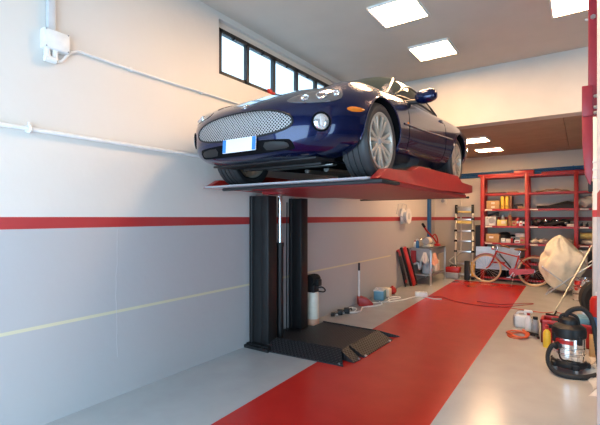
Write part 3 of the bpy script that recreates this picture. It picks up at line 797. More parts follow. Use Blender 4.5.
# stainless sink table
r = root('sink_table', (-3.1, 10.1, 0), 'stainless steel sink table with a lower shelf in the back left corner', 'sink table')
x0, x1, y0, y1, zt_ = -.275, .25, -.6, .62, .86
b = MB(); b.span((x0, y0, zt_-.04), (x1, y0+.05, zt_), b=.004); b.span((x0, y1-.05, zt_-.04), (x1, y1, zt_), b=.004); b.span((x0, y0, zt_-.04), (x0+.05, y1, zt_), b=.004); b.span((x1-.05, y0, zt_-.04), (x1, y1, zt_), b=.004); b.span((x0, .05, zt_-.03), (x1, y1, zt_-.005)); b.build('top', 'dullsteel', r, flat=True)
b = MB(); b.span((x0+.04, y0+.04, .56), (x1-.03, y0+.055, zt_-.03)); b.span((x0+.04, .035, .56), (x1-.03, .05, zt_-.03)); b.span((x0+.04, y0+.04, .56), (x0+.055, .05, zt_-.03)); b.span((x1-.045, y0+.04, .56), (x1-.03, .05, zt_-.03)); b.span((x0+.04, y0+.04, .55), (x1-.03, .05, .565)); b.build('basin', 'dullsteel', r, flat=True)
b = MB(); b.span((x0+.01, y0+.02, .62), (x1-.01, y0+.035, zt_-.03)); b.span((x1-.03, y0+.02, .70), (x1-.012, y1-.02, zt_-.03)); b.build('apron', 'dullsteel', r, flat=True)
for x in (x0+.02, x1-.02):
    for y in (y0+.02, y1-.02):
        b = MB(); b.span((x-.02, y-.02, .02), (x+.02, y+.02, zt_-.03), b=.004); b.rod((x, y, 0), (x, y, .03), .016); b.build('leg', 'steel', r)
b = MB(); b.span((x0+.02, y0+.02, .21), (x1-.02, y1-.02, .24)); b.build('shelf', 'dullsteel', r, flat=True)
b = MB(); b.tube([(-.1, -.3, .55), (-.1, -.3, .40), (-.1, -.36, .34), (-.1, -.42, .38), (-.12, -.42, .48), (-.22, -.42, .46)], .026, smooth=5); lab(b.build('drain_pipe', 'white', r), 'white drain pipe')
b = MB(); b.rod((x0+.03, -.2, zt_), (x0+.03, -.2, zt_+.12), .016); b.tube([(x0+.03, -.2, zt_+.1), (x0+.05, -.2, zt_+.2), (x0+.14, -.2, zt_+.2), (x0+.18, -.2, zt_+.14)], .011, smooth=4); b.build('tap', 'chrome', r)
def hang(name, loc, w_, h_, m, label, rotz, tri=0.):
    b = MB(); P = []
    for i in range(9):
        u = i/8-.5; row = []
        for j in range(9):
            v = j/8; ww = w_*(1-tri+tri*(.25+1.1*v if tri else 1)); row.append((u*ww, -.008-.012*math.sin(u*14+v*2)*(.3+v), -v*h_*(1-.25*abs(u)*2*(1 if tri else .3))))
        P.append(row)
    b.grid(P, thick=.006); return tag(b.build(name, m, loc=loc, rot=(0, 0, rotz)), label, 'cloth')
hang('cloth', (-3.27, 9.512, .80), .13, .30, 'redcloth', 'dark red cloth hanging from the near side of the sink', 0)
hang('cloth', (-3.0, 9.512, .77), .16, .26, 'cloth', 'cream rag hanging from the near side of the sink', 0, .8)
hang('cloth', (-2.83, 9.66, .76), .24, .32, 'pinkcloth', 'peach rag draped over the front corner of the sink', R(75), .8)
def bottle(name, loc, r_, h, m, label, cap='black', cat='bottle', group=None, capr=.5):
    o = root(name, loc, label, cat, group)
    b = MB(); b.lathe([(0, 0), (r_*.95, 0), (r_, r_*.15), (r_, h*.62), (r_*.85, h*.72), (r_*capr*.8, h*.8), (r_*capr*.8, h*.86)], n=24); b.build('body', m, o)
    b = MB(); b.lathe([(0, h), (r_*capr, h), (r_*capr, h*.84), (0, h*.84)], n=20); b.build('cap', cap, o)
    return o
bottle('bottle', (-3.2, 9.58, .86), .04, .22, 'blue', 'blue bottle with a white cap on the sink corner', 'white')
bottle('bottle', (-3.3, 9.7, .86), .035, .17, 'white', 'short white bottle on the sink beside the blue bottle', 'red')
r = root('bench_grinder', (-3.08, 10.0, .86), 'cream bench machine with a dark grinding wheel on the sink table', 'bench machine')
b = MB(); b.box((0, 0, .03), (.18, .3, .06), b=.015); b.rod((0, -.13, .15), (0, .13, .15), .075, n=24); b.box((0, 0, .22), (.1, .12, .06), b=.02); b.build('body', 'offwhite', r)
for y in (-.18, .18):
    b = MB(); b.rod((0, y-.02, .15), (0, y+.02, .15), .085, n=24); b.build('grinding_wheel', 'grey', r)
r = root('jack_lever', (-3.05, 10.42, .86), 'red angled lever tool resting on the far end of the sink table', 'lever tool')
b = MB(); b.tube([(-.15, -.42, .55), (-.1, -.3, .40), (0, -.05, .2), (.06, .12, .03)], .024, smooth=4); b.box((.05, .1, .03), (.12, .16, .06), b=.015); b.tube([(-.02, -.1, .24), (0, .05, .3), (.03, .15, .2), (.05, .16, .04)], .017, smooth=4); b.build('arm', 'red', r)
b = MB(); b.rod((-.16, -.44, .57), (-.13, -.37, .49), .03); b.build('grip', 'black', r)
bottle('bucket', (-3.05, 9.85, .24), .12, .28, 'lgrey', 'grey bucket on the shelf under the sink', 'lgrey', 'bucket', capr=.9)
b = MB(); b.box((0, 0, .14), (.26, .3, .28), b=.03); b.lathe([(.05, .28), (.05, .31), (0, .31)], n=16)
tag(b.build('canister', 'cloth', loc=(-3.05, 10.3, .24)), 'pale canister on the shelf under the sink, far side', 'canister')

# back left corner pipes
b = MB(); b.span((-.0, -.11, -.75), (.05, .11, 1.13), b=.006); b.span((.0, -.02, -.75), (.06, .0, 1.13)); b.span((0, -.11, 1.08), (.05, .5, 1.13), b=.006)
tag(b.build('blue_duct', 'blue', loc=(W+.005, 11.06, 1.66)), 'vertical blue duct in the back left corner', 'duct')
b = MB()
for z, rr in ((.045, .022), (.0, .022), (-.045, .022)): b.rod((-.0, 0, z), (6.5, 0, z), rr, n=12)
for x in (.6, 1.9, 3.2): b.box((x, .02, 0), (.03, .035, .16), b=.004)
tag(b.build('blue_pipe', 'blue', loc=(-3.33, BY-.05, 2.70), rot=(0, R(-.8), 0)), 'blue pipes running along the back wall over the red shelves', 'pipe')
b = MB(); b.tube([(-.62, 0, 2.15), (-.1, 0, 2.15), (-.02, 0, 2.14), (0, 0, 2.05), (0, 0, .75), (-.03, 0, .62), (-.3, 0, .40), (-.2, -.02, .30), (.0, -.03, .1)], .018, smooth=5); b.box((-.25, .0, 2.15), (.14, .05, .05), b=.006)
tag(b.build('water_pipe', 'offwhite', loc=(-2.68, BY-.03, 0)), 'cream pipe dropping down the back wall beside the ladder', 'pipe')
r = root('junction_box', (-3.15, BY, 2.05), 'small cream box on the back wall beside the blue duct', 'junction box')
b = MB(); b.box((0, -.035, 0), (.16, .07, .16), b=.01); b.build('box', 'offwhite', r)
b = MB(); b.rod((0, -.07, 0), (0, -.085, 0), .05, n=20); b.build('dial', 'dullsteel', r)
r = root('tool_case', (-2.72, 10.98, 0), 'red case with a grey base on the floor between sink and ladder', 'case')
b = MB(); b.box((0, 0, .09), (.32, .3, .15), b=.01)
for x in (-.12, .12): b.rod((x, -.14, .03), (x, -.11, .03), .035, n=16)
b.build('base', 'grey', r)
b = MB(); b.box((0, 0, .23), (.34, .26, .14), b=.02); b.build('lid', 'red', r)
b = MB(); b.tube([(-.08, 0, .29), (-.06, 0, .34), (.06, 0, .34), (.08, 0, .29)], .012, smooth=3); b.build('handle', 'black', r)
# ladder
r = root('ladder', (-2.46, 10.98, 0), 'telescopic aluminium ladder with black joints leaning on the back wall', 'ladder')
LT = Vector((-.12, .6, 1.92)); hw = .215
def lp(u, x): return Vector((x, 0, 0))+LT*u
for s in (-1, 1):
    b = MB()
    for k in range(6):
        a, e = k/6, (k+1)/6; b.rod(lp(a, s*hw), lp(min(e+.01, .95), s*hw), .036-.0025*k, n=14)
    b.build('rail', 'alu', r)
    for k, u in enumerate((.36, .50, .64, .80)):
        b = MB(); b.rod(lp(u, s*hw)-LT*.012, lp(u, s*hw)+LT*.012, .045, n=14); b.build('joint', 'black', r)
    b = MB(); b.rod(lp(0, s*hw), lp(.03, s*hw), .045, n=14); b.build('foot', 'rubber', r)
    b = MB(); b.bar(lp(.88, s*(hw-.005)), lp(1., s*(hw-.005)), .07, .09, b=.008); b.build('top_bracket', 'black', r)
b = MB(); b.rod(lp(.04, hw), lp(.22, hw), .043, n=14); lab(b.build('sticker', 'yellow', r), 'yellow sticker band')
for u in (.06, .20, .36, .50, .64, .80):
    b = MB(); b.bar(lp(u, -hw), lp(u, hw), .03, .05, b=.004); b.build('rung', 'alu', r)
for u, w_ in ((.76, .07), (.905, .05)):
    b = MB(); b.bar(lp(u, -hw+.03), lp(u, hw-.03), .035, w_, b=.004); b.build('sticker', 'paleyellow', r)
b = MB(); b.bar(lp(.94, -hw), lp(.94, hw), .05, .16, b=.006); b.build('rung_stack', 'dullsteel', r)
b = MB(); b.bar((-2.36, 10.86, .0), (-2.37, 10.93, .48), .13, .06, b=.01)
tag(b.build('black_bag', 'black'), 'tall black pouch standing between the ladder rails', 'pouch')
b = MB(); b.box((0, 0, .7), (.13, .32, 1.39), b=.01); b.box((.0, -.165, .7), (.10, .012, 1.32))
tag(b.build('black_cabinet', 'black', loc=(-2.16, 11.33, 0)), 'tall narrow black panel standing between ladder and shelves', 'panel')

# ------------------------------------------------------------------ red shelving
SX = [-2.04, -1.05, -.07, .92]; FYs, BYs = 11.1, 11.56
LV = [.10, .49, .96, 1.38, 1.80, 2.19, 2.62]
r = root('shelving_unit', (-.56, 11.33, 0), 'red steel shelving of three bays along the back wall', 'shelving')
for x in SX:
    for y in (FYs, BYs):
        b = MB(); b.span((x-.042, y-.022, 0), (x+.042, y+.022, 2.66), b=.004)
        wb(b, 'upright', 'shelfred', r)
for i in range(3):
    for z in LV:
        b = MB(); b.span((SX[i]+.02, FYs-.02, z-.045), (SX[i+1]-.02, FYs-.004, z)); b.span((SX[i]+.02, FYs-.01, z-.012), (SX[i+1]-.02, BYs+.01, z)); b.span((SX[i]+.02, BYs, z-.045), (SX[i+1]-.02, BYs+.012, z))
        wb(b, 'shelf', 'shelfred', r, flat=True)
        if .9 < z < 2. :
            b = MB(); b.span((SX[i]+.07, FYs-.025, z-.038), (SX[i]+.23, FYs-.019, z-.006)); lab(wb(b, 'shelf_label', 'cloth', r, flat=True), 'blank pale shelf tag')
def box(name, x, z, w_, h, d, m, label, cat='box', y=None, b_=.006, rz=0., group=None, extra=None):
    y = FYs+.03+d/2 if y is None else y
    b = MB(); b.box((0, 0, h/2), (w_, d, h), b=b_)
    ms = [m]
    if extra:
        ms += [extra[0]]
        for (ex, ez, ew, eh) in extra[1]: b.box((ex, -d/2-.001, ez), (ew, .004, eh), m=1)
    return tag(b.build(name, ms, loc=(x, y, z), rot=(0, 0, rz)), label, cat, group)
# top of the shelving
box('red_bar', -1.55, 2.62, 1.2, .06, .12, 'shelfred', 'long red bar lying on top of the shelves, left bay', 'bar', rz=R(1.5))
box('red_case', -1.12, 2.62, .42, .11, .22, 'red', 'flat red case on top of the shelves', 'case')
box('red_bar', -.3, 2.62, .9, .05, .1, 'shelfred', 'red bar lying on top of the shelves, middle bay', 'bar', rz=R(-1))
# left bay
box('sheet', -1.74, 2.19, .46, .03, .36, 'black', 'flat black sheet on the upper shelf of the left bay', 'sheet')
box('sheet', -1.37, 2.19, .22, .035, .3, 'brown', 'small brown sheet beside the black sheet', 'sheet')
box('cardboard_box', -1.80, 1.80, .30, .21, .34, 'card', 'brown cardboard box with two pale labels beside the yellow binders', 'box', extra=('cloth', ((.0, .15, .08, .05), (.0, .05, .08, .05))))
for i, x in enumerate((-1.585, -1.485)):
    o = root('binder', (x, FYs+.17, 1.80), ('yellow binder next to the cardboard box', 'yellow binder on the side of the dark binder')[i], 'binder', 'yellow binders on the shelf')
    b = MB(); b.box((0, 0, .16), (.075, .28, .315), b=.006); b.build('cover', 'yellow', o)
    b = MB(); b.rod((0, -.142, .07), (0, -.139, .07), .015, n=14); b.build('finger_ring', 'black', o)
box('binder', -1.405, 1.80, .06, .31, .28, 'brown', 'dark brown binder to the right of the yellow ones', 'binder')
b = MB(); b.bar((0, 0, .0), (-.03, 0, .11), .05, .06, b=.01); b.bar((-.04, 0, .09), (.14, 0, .10), .06, .05, b=.015); b.bar((.12, 0, .1), (.15, 0, .02), .03, .03, b=.006)
tag(b.build('power_drill', 'black', loc=(-1.28, 11.2, 1.80)), 'black hand tool on the shelf right of the binders', 'hand tool')
box('tray', -1.15, 1.80, .16, .05, .2, 'wood', 'small wooden tray at the right end of the binder shelf', 'tray')
o = root('white_machine', (-1.86, 11.26, 1.38), 'pale grey boxed machine with a dark dial on the left bay', 'machine')
b = MB(); b.box((0, 0, .115), (.25, .24, .23), b=.015); b.build('body', 'lgrey', o)
b = MB(); b.rod((0.03, -.12, .13), (.03, -.132, .13), .07, n=24); b.rod((-.07, -.12, .19), (-.07, -.13, .19), .02, n=14); b.build('dial', 'grey', o)
b = MB(); b.box((0.02, -.123, .03), (.1, .006, .05)); b.build('tag', 'white', o)
b = MB(); b.bar((-.12, 0, .02), (.14, 0, .1), .12, .06, b=.015); b.box((.1, 0, .06), (.07, .1, .09), b=.015)
tag(b.build('caulking_gun', 'black', loc=(-1.82, 11.26, 1.61)), 'black tool lying on top of the pale grey machine', 'tool')
box('carton', -1.6, 1.38, .22, .15, .22, 'paleyellow', 'pale yellow carton beside the grey machine', 'carton', extra=('cloth', ((0.04, .09, .1, .07),)))
bottle('can', (-1.62, 11.4, 1.38), .06, .27, 'steel', 'silver can behind the pale yellow carton', 'steel', 'can', capr=.9)
bottle('can', (-1.425, 11.2, 1.38), .045, .34, 'wood', 'tall brown bottle on the machine shelf', 'grey')
rr = random.Random(5)
for i, (x, z, w_, h, m, lb) in enumerate(((-1.33, 1.38, .09, .13, 'card', 'small brown carton right of the tall brown bottle'), (-1.25, 1.38, .06, .19, 'red', 'slim red carton among small cartons of the left bay'), (-1.18, 1.38, .07, .12, 'white', 'small white carton among small cartons of the left bay'), (-1.12, 1.38, .05, .17, 'black', 'slim black carton at the end of the machine shelf'),
        (-1.57, .96, .10, .11, 'lgrey', 'small grey carton beside the low cardboard box'), (-1.46, .96, .10, .10, 'cloth', 'small cream carton on the low shelf'), (-1.26, .96, .12, .08, 'white', 'flat white carton with red stripe on the low shelf'), (-1.15, .96, .10, .15, 'card', 'brown carton at the right end of the low shelf'))):
    box('carton', x, z, w_, h, .16, m, lb, 'carton', extra=('red' if m in ('white', 'card') else 'white', ((0, h*.5, w_*.7, h*.3),)))
box('carton', -1.2, 1.11, .22, .09, .2, 'lgrey', 'flat grey carton stacked on the low shelf cartons', 'carton', y=11.33)
b = MB(); b.box((0, 0, .075), (.3, .22, .15), b=.01); tag(b.build('carton', 'grey', loc=(-1.25, 11.4, .96)), 'grey carton at the back of the low shelf', 'carton')
box('cardboard_box', -1.81, .96, .31, .21, .3, 'card', 'open brown cardboard box with white label on the low shelf', 'box', extra=('white', ((-.03, .13, .1, .05),)))
b = MB(); b.ball((0, 0, .13), (.16, .14, .13)); b.ball((.2, .02, .1), (.14, .12, .1)); b.ball((.05, .05, .2), (.1, .1, .06))
tag(b.build('black_sack', 'black', loc=(-1.6, 11.42, .96)), 'black bundle behind the small cartons on the low shelf', 'bundle')
for i, x in enumerate((-1.385, -1.33)): bottle('can', (x, 11.2, .96), .026, .15, 'black' if i else 'redcloth', ('dark red can between cartons on the low shelf', 'black can between cartons on the low shelf')[i], 'grey', 'can', capr=.8)
for i in range(3): box('board', -1.45+.02*i, .49+.035*i, .82-.1*i, .033, .3, 'wood', ('lowest brown board of the stack behind the bicycle saddle', 'middle brown board of the stack behind the bicycle saddle', 'topmost brown board of the stack behind the bicycle saddle')[i], 'board', b_=.003, group='brown boards on the shelf')
# middle bay
b = MB(); P = []
for i in range(13):
    u = i/12; P.append([(u*.7-.35, v, .02+.06*math.sin(u*PI)*(1-.3*abs(v*5))+.008*math.sin(u*23)) for v in (-.14, -.05, .05, .14)])
b.grid(P, thick=.018); tag(b.build('brown_mat', 'wood', loc=(-.53, 11.3, 2.19)), 'curved brown sheet on the upper shelf of the middle bay', 'sheet')
b = MB(); P = []
for i in range(17):
    u = i/16; h = .07+.11*max(0, (u-.3)/.5) if u < .8 else .18-.2*(u-.8)
    P.append([(u*.76-.38, -.13, 0), (u*.76-.38, -.14, h*.6), (u*.76-.38, -.06, h), (u*.76-.38, .1, h*.9), (u*.76-.38, .12, 0)])
b.grid(P, thick=.012); tag(b.build('bumper', 'rubber', loc=(-.47, 11.3, 1.80)), 'long black bumper moulding on the middle bay shelf', 'bumper')
for i, (x, y, rz, sc) in enumerate(((-.86, 11.25, .2, .62), (-.68, 11.30, -.3, .6), (-.50, 11.32, .3, .6), (-.30, 11.36, -.1, .7))):
    o = root('lamp_unit', (x, y, 1.38), ('black car lamp unit at the left end of the middle bay shelf', 'black lamp unit with bright chrome eye, second from the left', 'black lamp unit with bright eye, third from the left', 'flat black lamp unit next to the black lance')[i], 'lamp unit', 'car lamp units on the shelf', (0, 0, rz))
    b = MB(); b.ball((0, 0, .09), (.15*sc, .1, .09), n=18); b.tube([(-.14*sc, 0, .03), (-.03, -.06, .12), (.06, -.05, .05), (.14*sc, 0, .12)], .024, smooth=4); b.build('housing', 'black', o)
    b = MB(); b.ball((.04, -.07, .13 if i < 3 else .08), (.045, .04, .04), n=14); b.build('reflector', 'chrome' if i in (1, 2) else 'dullsteel', o)
b = MB(); b.tube([(-.3, 0, .03), (-.1, .02, .06), (.1, 0, .12), (.32, -.02, .2)], [.03, .035, .025, .015], smooth=4)
tag(b.build('lance', 'black', loc=(-.4, 11.18, 1.38)), 'black tapering lance lying across the middle bay shelf', 'lance')
box('carton', -.18, 1.38, .14, .06, .2, 'offwhite', 'flat cream carton at the right end of the middle bay shelf', 'carton')
for i, (x, m, lb) in enumerate(((-.9, 'offwhite', 'cream crumpled wrap at the left of the low middle shelf'), (-.72, 'grass', 'grey crumpled wrap on the low middle shelf'), (-.22, 'grass', 'grey crumpled wrap right of the big sack'))):
    b = MB(); b.ball((0, 0, .05), (.10, .12, .05), n=18)
    for v in b.bm.verts: v.co.z = max(0, v.co.z+.03*math.sin(v.co.x*50+i)*math.sin(v.co.y*40)); v.co.x += .01*math.sin(v.co.z*90)
    b.tube([(0, 0, .08), (.01, 0, .12), (.04, .01, .15)], [.02, .012, .004]); tag(b.build('wrap', m, loc=(x, 11.25, .96)), lb, 'wrap')
# right bay
b = MB(); b.ball((0, 0, .14), (.2, .16, .14), n=28)
for v in b.bm.verts: v.co += Vector((.02*math.sin(v.co.z*45+v.co.y*20), 0, .025*math.sin(v.co.x*38))); v.co.z = max(v.co.z, 0)
tag(b.build('plastic_bag', 'grass', loc=(.15, 11.3, 1.80)), 'crumpled pale grey bag on the upper right bay shelf', 'bag')
for i, (x, lb) in enumerate(((.0, 'small black part at the left of the right bay'), (.1, 'small black part next to the red upright on the right bay'))):
    b = MB(); b.box((0, 0, .035), (.06, .07, .07), b=.015); b.rod((0, 0, .06), (.02, 0, .1), .012); tag(b.build('small_part', 'black', loc=(x+.03, 11.2, 1.38)), lb, 'part')
b = MB(); P = []
for i in range(11):
    u = i/10; P.append([(u*.7, .14*math.cos(a), .075+.07*math.sin(a)+.006*math.sin(u*17+a*2)) for a in [2*PI*k/12 for k in range(13)]])
b.grid(P); tag(b.build('rolled_cloth', 'paleyellow', loc=(-.0, 11.29, 1.1)), 'pale yellow rolled cloth on the right bay shelf', 'cloth')
b = MB(); b.ball((0, 0, .065), (.24, .15, .075), n=24)
for v in b.bm.verts: v.co.z = max(0, v.co.z+.02*math.sin(v.co.x*44)*math.sin(v.co.y*37))
tag(b.build('plastic_bag', 'grass', loc=(.26, 11.3, .96)), 'flat clear bag under the pale yellow rolled cloth', 'bag')
box('white_box', .06, .49, .15, .36, .3, 'white', 'tall white box on the lowest right bay shelf', 'box')
box('black_box', .24, .49, .18, .33, .3, 'black', 'black box to the right of the white box, right bay', 'box')
# under the shelves
for i, x in enumerate((-1.76, -1.3)):
    b = MB(); b.lathe([(.11, -.09), (.19, -.10), (.215, -.08), (.22, 0), (.215, .08), (.19, .10), (.11, .09), (.10, 0), (.11, -.09)], n=40)
    tag(b.build('tyre', 'rubber', loc=(x, 11.33, .20)), ('small black tyre lying on the lowest shelf behind the bicycle front wheel', 'small black tyre lying on the lowest shelf behind the bicycle pedals')[i], 'tyre', 'tyres behind the bicycle')
b = MB(); b.box((0, 0, .12), (.6, .34, .2), b=.03); b.tube([(-.2, -.17, .1), (0, -.2, .2), (.2, -.17, .08)], .02, smooth=4)
tag(b.build('dark_crate', 'black', loc=(-.62, 11.33, .10)), 'black crate under the middle bay behind the rear bicycle wheel', 'crate')
b = MB(); P = []
for i in range(15):
    u = i/14; P.append([(u*1.0-.5, .06-.22*(u-.5)**2+.02*v, .0+.56*v) for v in (0, .33, .66, 1.)])
b.grid(P, thick=.012); tag(b.build('glass_panel', 'paleblue', loc=(-1.68, 11.02, .29)), 'pale blue curved glass panel leaning on shelves behind the bicycle', 'glass panel')

# ------------------------------------------------------------------ bicycle
BK = root('bicycle', (-1.37, 10.72, 0), 'red bicycle with cream tyres parked in front of the red shelves', 'bicycle', rot=(R(-6), 0, 0))
BR = .345; FW, RW = (-.52, 0, BR), (.50, .02, BR)
def bwheel():
    b = MB(); b.tube([(BR-.02)*Vector((math.cos(a), 0, math.sin(a))) for a in [2*PI*k/48 for k in range(48)]], .02, n=8, closed=True); return b
w0 = None
for c in (FW, RW):
    if w0 is None:
        w0 = bwheel().build('wheel', 'tan', BK, c); lab(w0, 'cream tyred wheel')
        b = MB(); b.tube([(BR-.04)*Vector((math.cos(a), 0, math.sin(a))) for a in [2*PI*k/48 for k in range(48)]], .008, n=6, closed=True); b.build('rim', 'alu', w0)
        b = MB()
        for k in range(24):
            a = 2*PI*k/24; a2 = a+(.5 if k % 2 else -.5); b.rod((.018*math.cos(a2), .02*(-1)**k, .018*math.sin(a2)), ((BR-.045)*math.cos(a), 0, (BR-.045)*math.sin(a)), .0022, n=4)
        b.build('spokes', 'alu', w0)
        b = MB(); b.rod((0, -.045, 0), (0, .045, 0), .02); b.build('hub', 'steel', w0)
    else:
        o = dup(w0, c); o.parent = BK
BB = (.08, 0, .29); ST = (.19, 0, .70); HT = (-.30, 0, .77); HB = (-.345, 0, .62)
b = MB(); b.rod(BB, ST, .018); b.rod(HT, (.18, 0, .66), .016); b.rod(HB, BB, .019); b.rod((-.29, 0, .80), HB, .022)
for s in (-1, 1):
    b.tube([BB, (.25, .05*s, .31), (.50, .05*s, BR)], .011); b.tube([(.17, .015*s, .64), (.30, .05*s, .52), (.50, .05*s, BR)], .010)
b.build('frame', 'red', BK)
b = MB()
for s in (-1, 1): b.tube([(-.345, .045*s, .63), (-.40, .05*s, .5), (-.46, .05*s, .40), (-.52, .05*s, BR)], .012, smooth=3)
b.box((-.345, 0, .635), (.05, .11, .03), b=.01); b.build('fork', 'red', BK)
b = MB(); b.rod((-.29, 0, .80), (-.27, 0, .90), .014); b.tube([(-.06, -.26, .88), (-.20, -.27, .92), (-.28, -.15, .92), (-.30, 0, .90), (-.28, .15, .92), (-.20, .27, .92), (-.06, .26, .88)], .012, smooth=4); b.build('handlebar', 'chrome', BK)
for s in (-1, 1):
    b = MB(); b.rod((-.14, s*.27, .905), (-.04, s*.26, .877), .018); b.build('grip', 'brown', BK)
b = MB(); b.ball((-.37, 0, .85), (.055, .05, .05), n=14); b.build('headlamp', 'chrome', BK)
b = MB(); b.rod(ST, (.215, 0, .80), .014); b.build('seat_post', 'chrome', BK)
b = MB(); b.ball((.22, 0, .835), (.14, .085, .035), n=18)
for v in b.bm.verts:
    if v.co.x < .18: v.co.y *= max(.3, 1-(.18-v.co.x)*6)
b.build('saddle', 'brown', BK)
b = MB(); b.rod((.08, -.055, .29), (.08, -.045, .29), .095, n=28); b.prism([(.07, .22), (.50, .30), (.52, .40), (.07, .37)], .012, Matrix(((1, 0, 0, 0), (0, 0, -1, -.045), (0, 1, 0, 0), (0, 0, 0, 1)))); b.build('chain_guard', 'red', BK)
b = MB(); b.rod((.08, -.07, .29), (.0, -.08, .17), .011); b.rod((.08, .07, .29), (.16, .08, .41), .011); b.box((-.01, -.12, .165), (.09, .08, .025), b=.006); b.box((.17, .12, .415), (.09, .08, .025), b=.006); b.build('crank', 'steel', BK)
for c, a0, a1 in ((FW, .6, 2.6), (RW, .2, 3.0)):
    b = MB(); b.grid([[Vector(c)+(BR+.02)*Vector((math.cos(a), 0, math.sin(a)))+Vector((0, v, -.012*abs(v)/.03)) for v in (-.03, 0, .03)] for a in [a0+(a1-a0)*k/20 for k in range(21)]], thick=.003); b.build('mudguard', 'red', BK)
b = MB(); b.rod((.10, -.04, .27), (.06, -.20, .0), .011); b.build('kickstand', 'steel', BK)
b = MB(); b.tube([(-.27, 0, .86), (-.32, -.04, .76), (-.1, -.03, .55), (.05, -.03, .34)], .005, smooth=4); b.build('brake_cable', 'black', BK)
b = MB(); b.bar((-.23, -.035, .72), (.02, -.035, .40), .03, .03, b=.01); lab(b.build('frame_pump', 'black', BK), 'black tube clipped under the frame')

# ------------------------------------------------------------------ sack on a folding stand
o = root('sack', (-.33, 10.1, .06), 'big cream fabric sack slumped in a folding metal stand', 'sack')
zs = pchip([0, .05, .22, .42, .58, .74, .88, 1.0, 1.09, 1.13, 1.16], [.05, .18, .29, .37, .40, .37, .27, .185, .105, .06, .01])
xc = pchip([0, .4, .6, .75, .9, 1.02, 1.16], [.04, .0, .01, .03, -.01, -.03, -.02])
b = MB(); P = []
for i in range(45):
    z = 1.16*i/44; row = []
    for k in range(49):
        a = 2*PI*k/48; rr_ = zs(z)*(1+.06*math.sin(4*a+z*5)+.05*math.sin(9*a-z*8)*(.4+z)+.035*math.sin(z*17+2*a+math.sin(3*a)*2)+.012*math.sin(z*31-5*a)+min(max((z-.5)/.45, 0), 1)*(.10*math.sin(6*a+1.2*math.sin(z*7))+.05*math.sin(13*a+z*5)))
        if z > .55 and abs(a-3.6) < .7: rr_ *= 1-.22*math.exp(-((z-.72)/.08)**2)*math.cos((a-3.6)*2.2)
        row.append((xc(z)+rr_*math.cos(a), .82*rr_*math.sin(a), z))
    P.append(row)
b.grid(P); b.build('bag', 'sack', o, sharp=180)
b = MB(); b.tube([(-.03+.10*math.cos(a), .085*math.sin(a), 1.085+.01*math.sin(3*a)) for a in [2*PI*k/16 for k in range(16)]], .012, closed=True, n=6); b.build('neck_tie', 'sack', o)
o = root('folding_stand', (-.3, 10.05, 0), 'folding metal stand with crossed legs under the cream sack', 'stand')
for y in (-.30, .32):
    b = MB(); b.rod((-.27, y, .012), (.52, y, .70), .013); b.build('leg', 'steel', o); b = MB(); b.rod((.36, y+.03, .012), (-.34, y+.03, .56), .013); b.build('leg', 'steel', o)
for p, q in (((-.27, -.30, .012), (-.27, .32, .012)), ((.36, -.27, .012), (.36, .35, .012)), ((.52, -.30, .70), (.52, .32, .70)), ((-.34, -.27, .56), (-.34, .35, .56))):
    b = MB(); b.rod(p, q, .013); b.build('crossbar', 'steel', o)
o = root('squeegee', (-.345, 7.56, 0), 'long chrome pole with a black foot leaning over the grey floor', 'pole')
b = MB(); b.rod((0, 0, .06), (.60, .72, 1.32), .013); b.build('handle', 'steel', o)
b = MB(); b.box((0, 0, .03), (.26, .05, .05), b=.01, rot=(0, 0, -.7)); b.rod((0, 0, .04), (.03, .04, .11), .022); b.build('foot', 'black', o)
rimb = None
for i in range(3):
    b = MB(); b.lathe([(0, .05), (.06, .06), (.09, .03), (.16, .03), (.18, .10), (.205, .12), (.205, .135), (.19, .14), (.185, .02), (.205, .01), (.205, 0), (.16, .0)], n=40)
    for k in range(5): a = 2*PI*k/5; b.bar((.05*math.cos(a), .05*math.sin(a), .05), (.17*math.cos(a), .17*math.sin(a), .08), .03, .02, b=.004)
    tag(b.build('wheel_rim', 'chrome', loc=(.08, 9.45, .142*i)), ('lowest bright wheel rim of the stack behind the sack', 'middle bright wheel rim of the stack behind the sack', 'topmost bright wheel rim of the stack behind the sack')[i], 'wheel rim', 'stack of wheel rims')
b = MB(); b.lathe([(.19, -.1), (.28, -.115), (.325, -.09), (.332, 0), (.325, .09), (.28, .115), (.19, .1), (.18, 0), (.19, -.1)], n=48, rot=(R(90), 0, 0))
tag(b.build('tyre', 'rubber', loc=(.315, 7.75, .332), rot=(0, 0, R(12))), 'black tyre standing beside the far white pillar', 'tyre')

# ------------------------------------------------------------------ cluster on the right
o = root('toolbox', (-.14, 6.16, 0), 'open red toolbox on the floor behind the vacuum cleaner', 'toolbox')
b = MB(); b.span((-.27, -.15, 0), (.27, -.135, .26)); b.span((-.27, .135, 0), (.27, .15, .26)); b.span((-.27, -.15, 0), (-.255, .15, .26)); b.span((.255, -.15, 0), (.27, .15, .26)); b.span((-.27, -.15, 0), (.27, .15, .02)); b.build('body', 'red', o, flat=True)
b = MB(); b.span((-.28, -.16, .25), (.28, -.13, .29), b=.006); b.span((-.28, .13, .25), (.28, .16, .29), b=.006); b.span((-.28, -.16, .25), (-.25, .16, .29), b=.006); b.span((.25, -.16, .25), (.28, .16, .29), b=.006); b.build('rim', 'red', o)
b = MB(); b.box((-.05, -.155, .22), (.30, .01, .05), b=.004); b.build('front_strip', 'black', o)
b = MB(); b.box((0, 0, .20), (.48, .24, .06), b=.01); b.build('tray', 'redcloth', o)
b = MB(); b.box((0, 0, .06), (.22, .14, .12), b=.03); b.rod((-.1, 0, .1), (.14, 0, .1), .05, n=18)
tag(b.build('grinder', 'teal', loc=(.07, 6.16, .235)), 'teal power tool lying in the open red toolbox', 'power tool')
b = MB(); b.rod((-.16, 0, .03), (.02, .0, .05), .035, n=16); b.box((.05, 0, .05), (.1, .08, .08), b=.02)
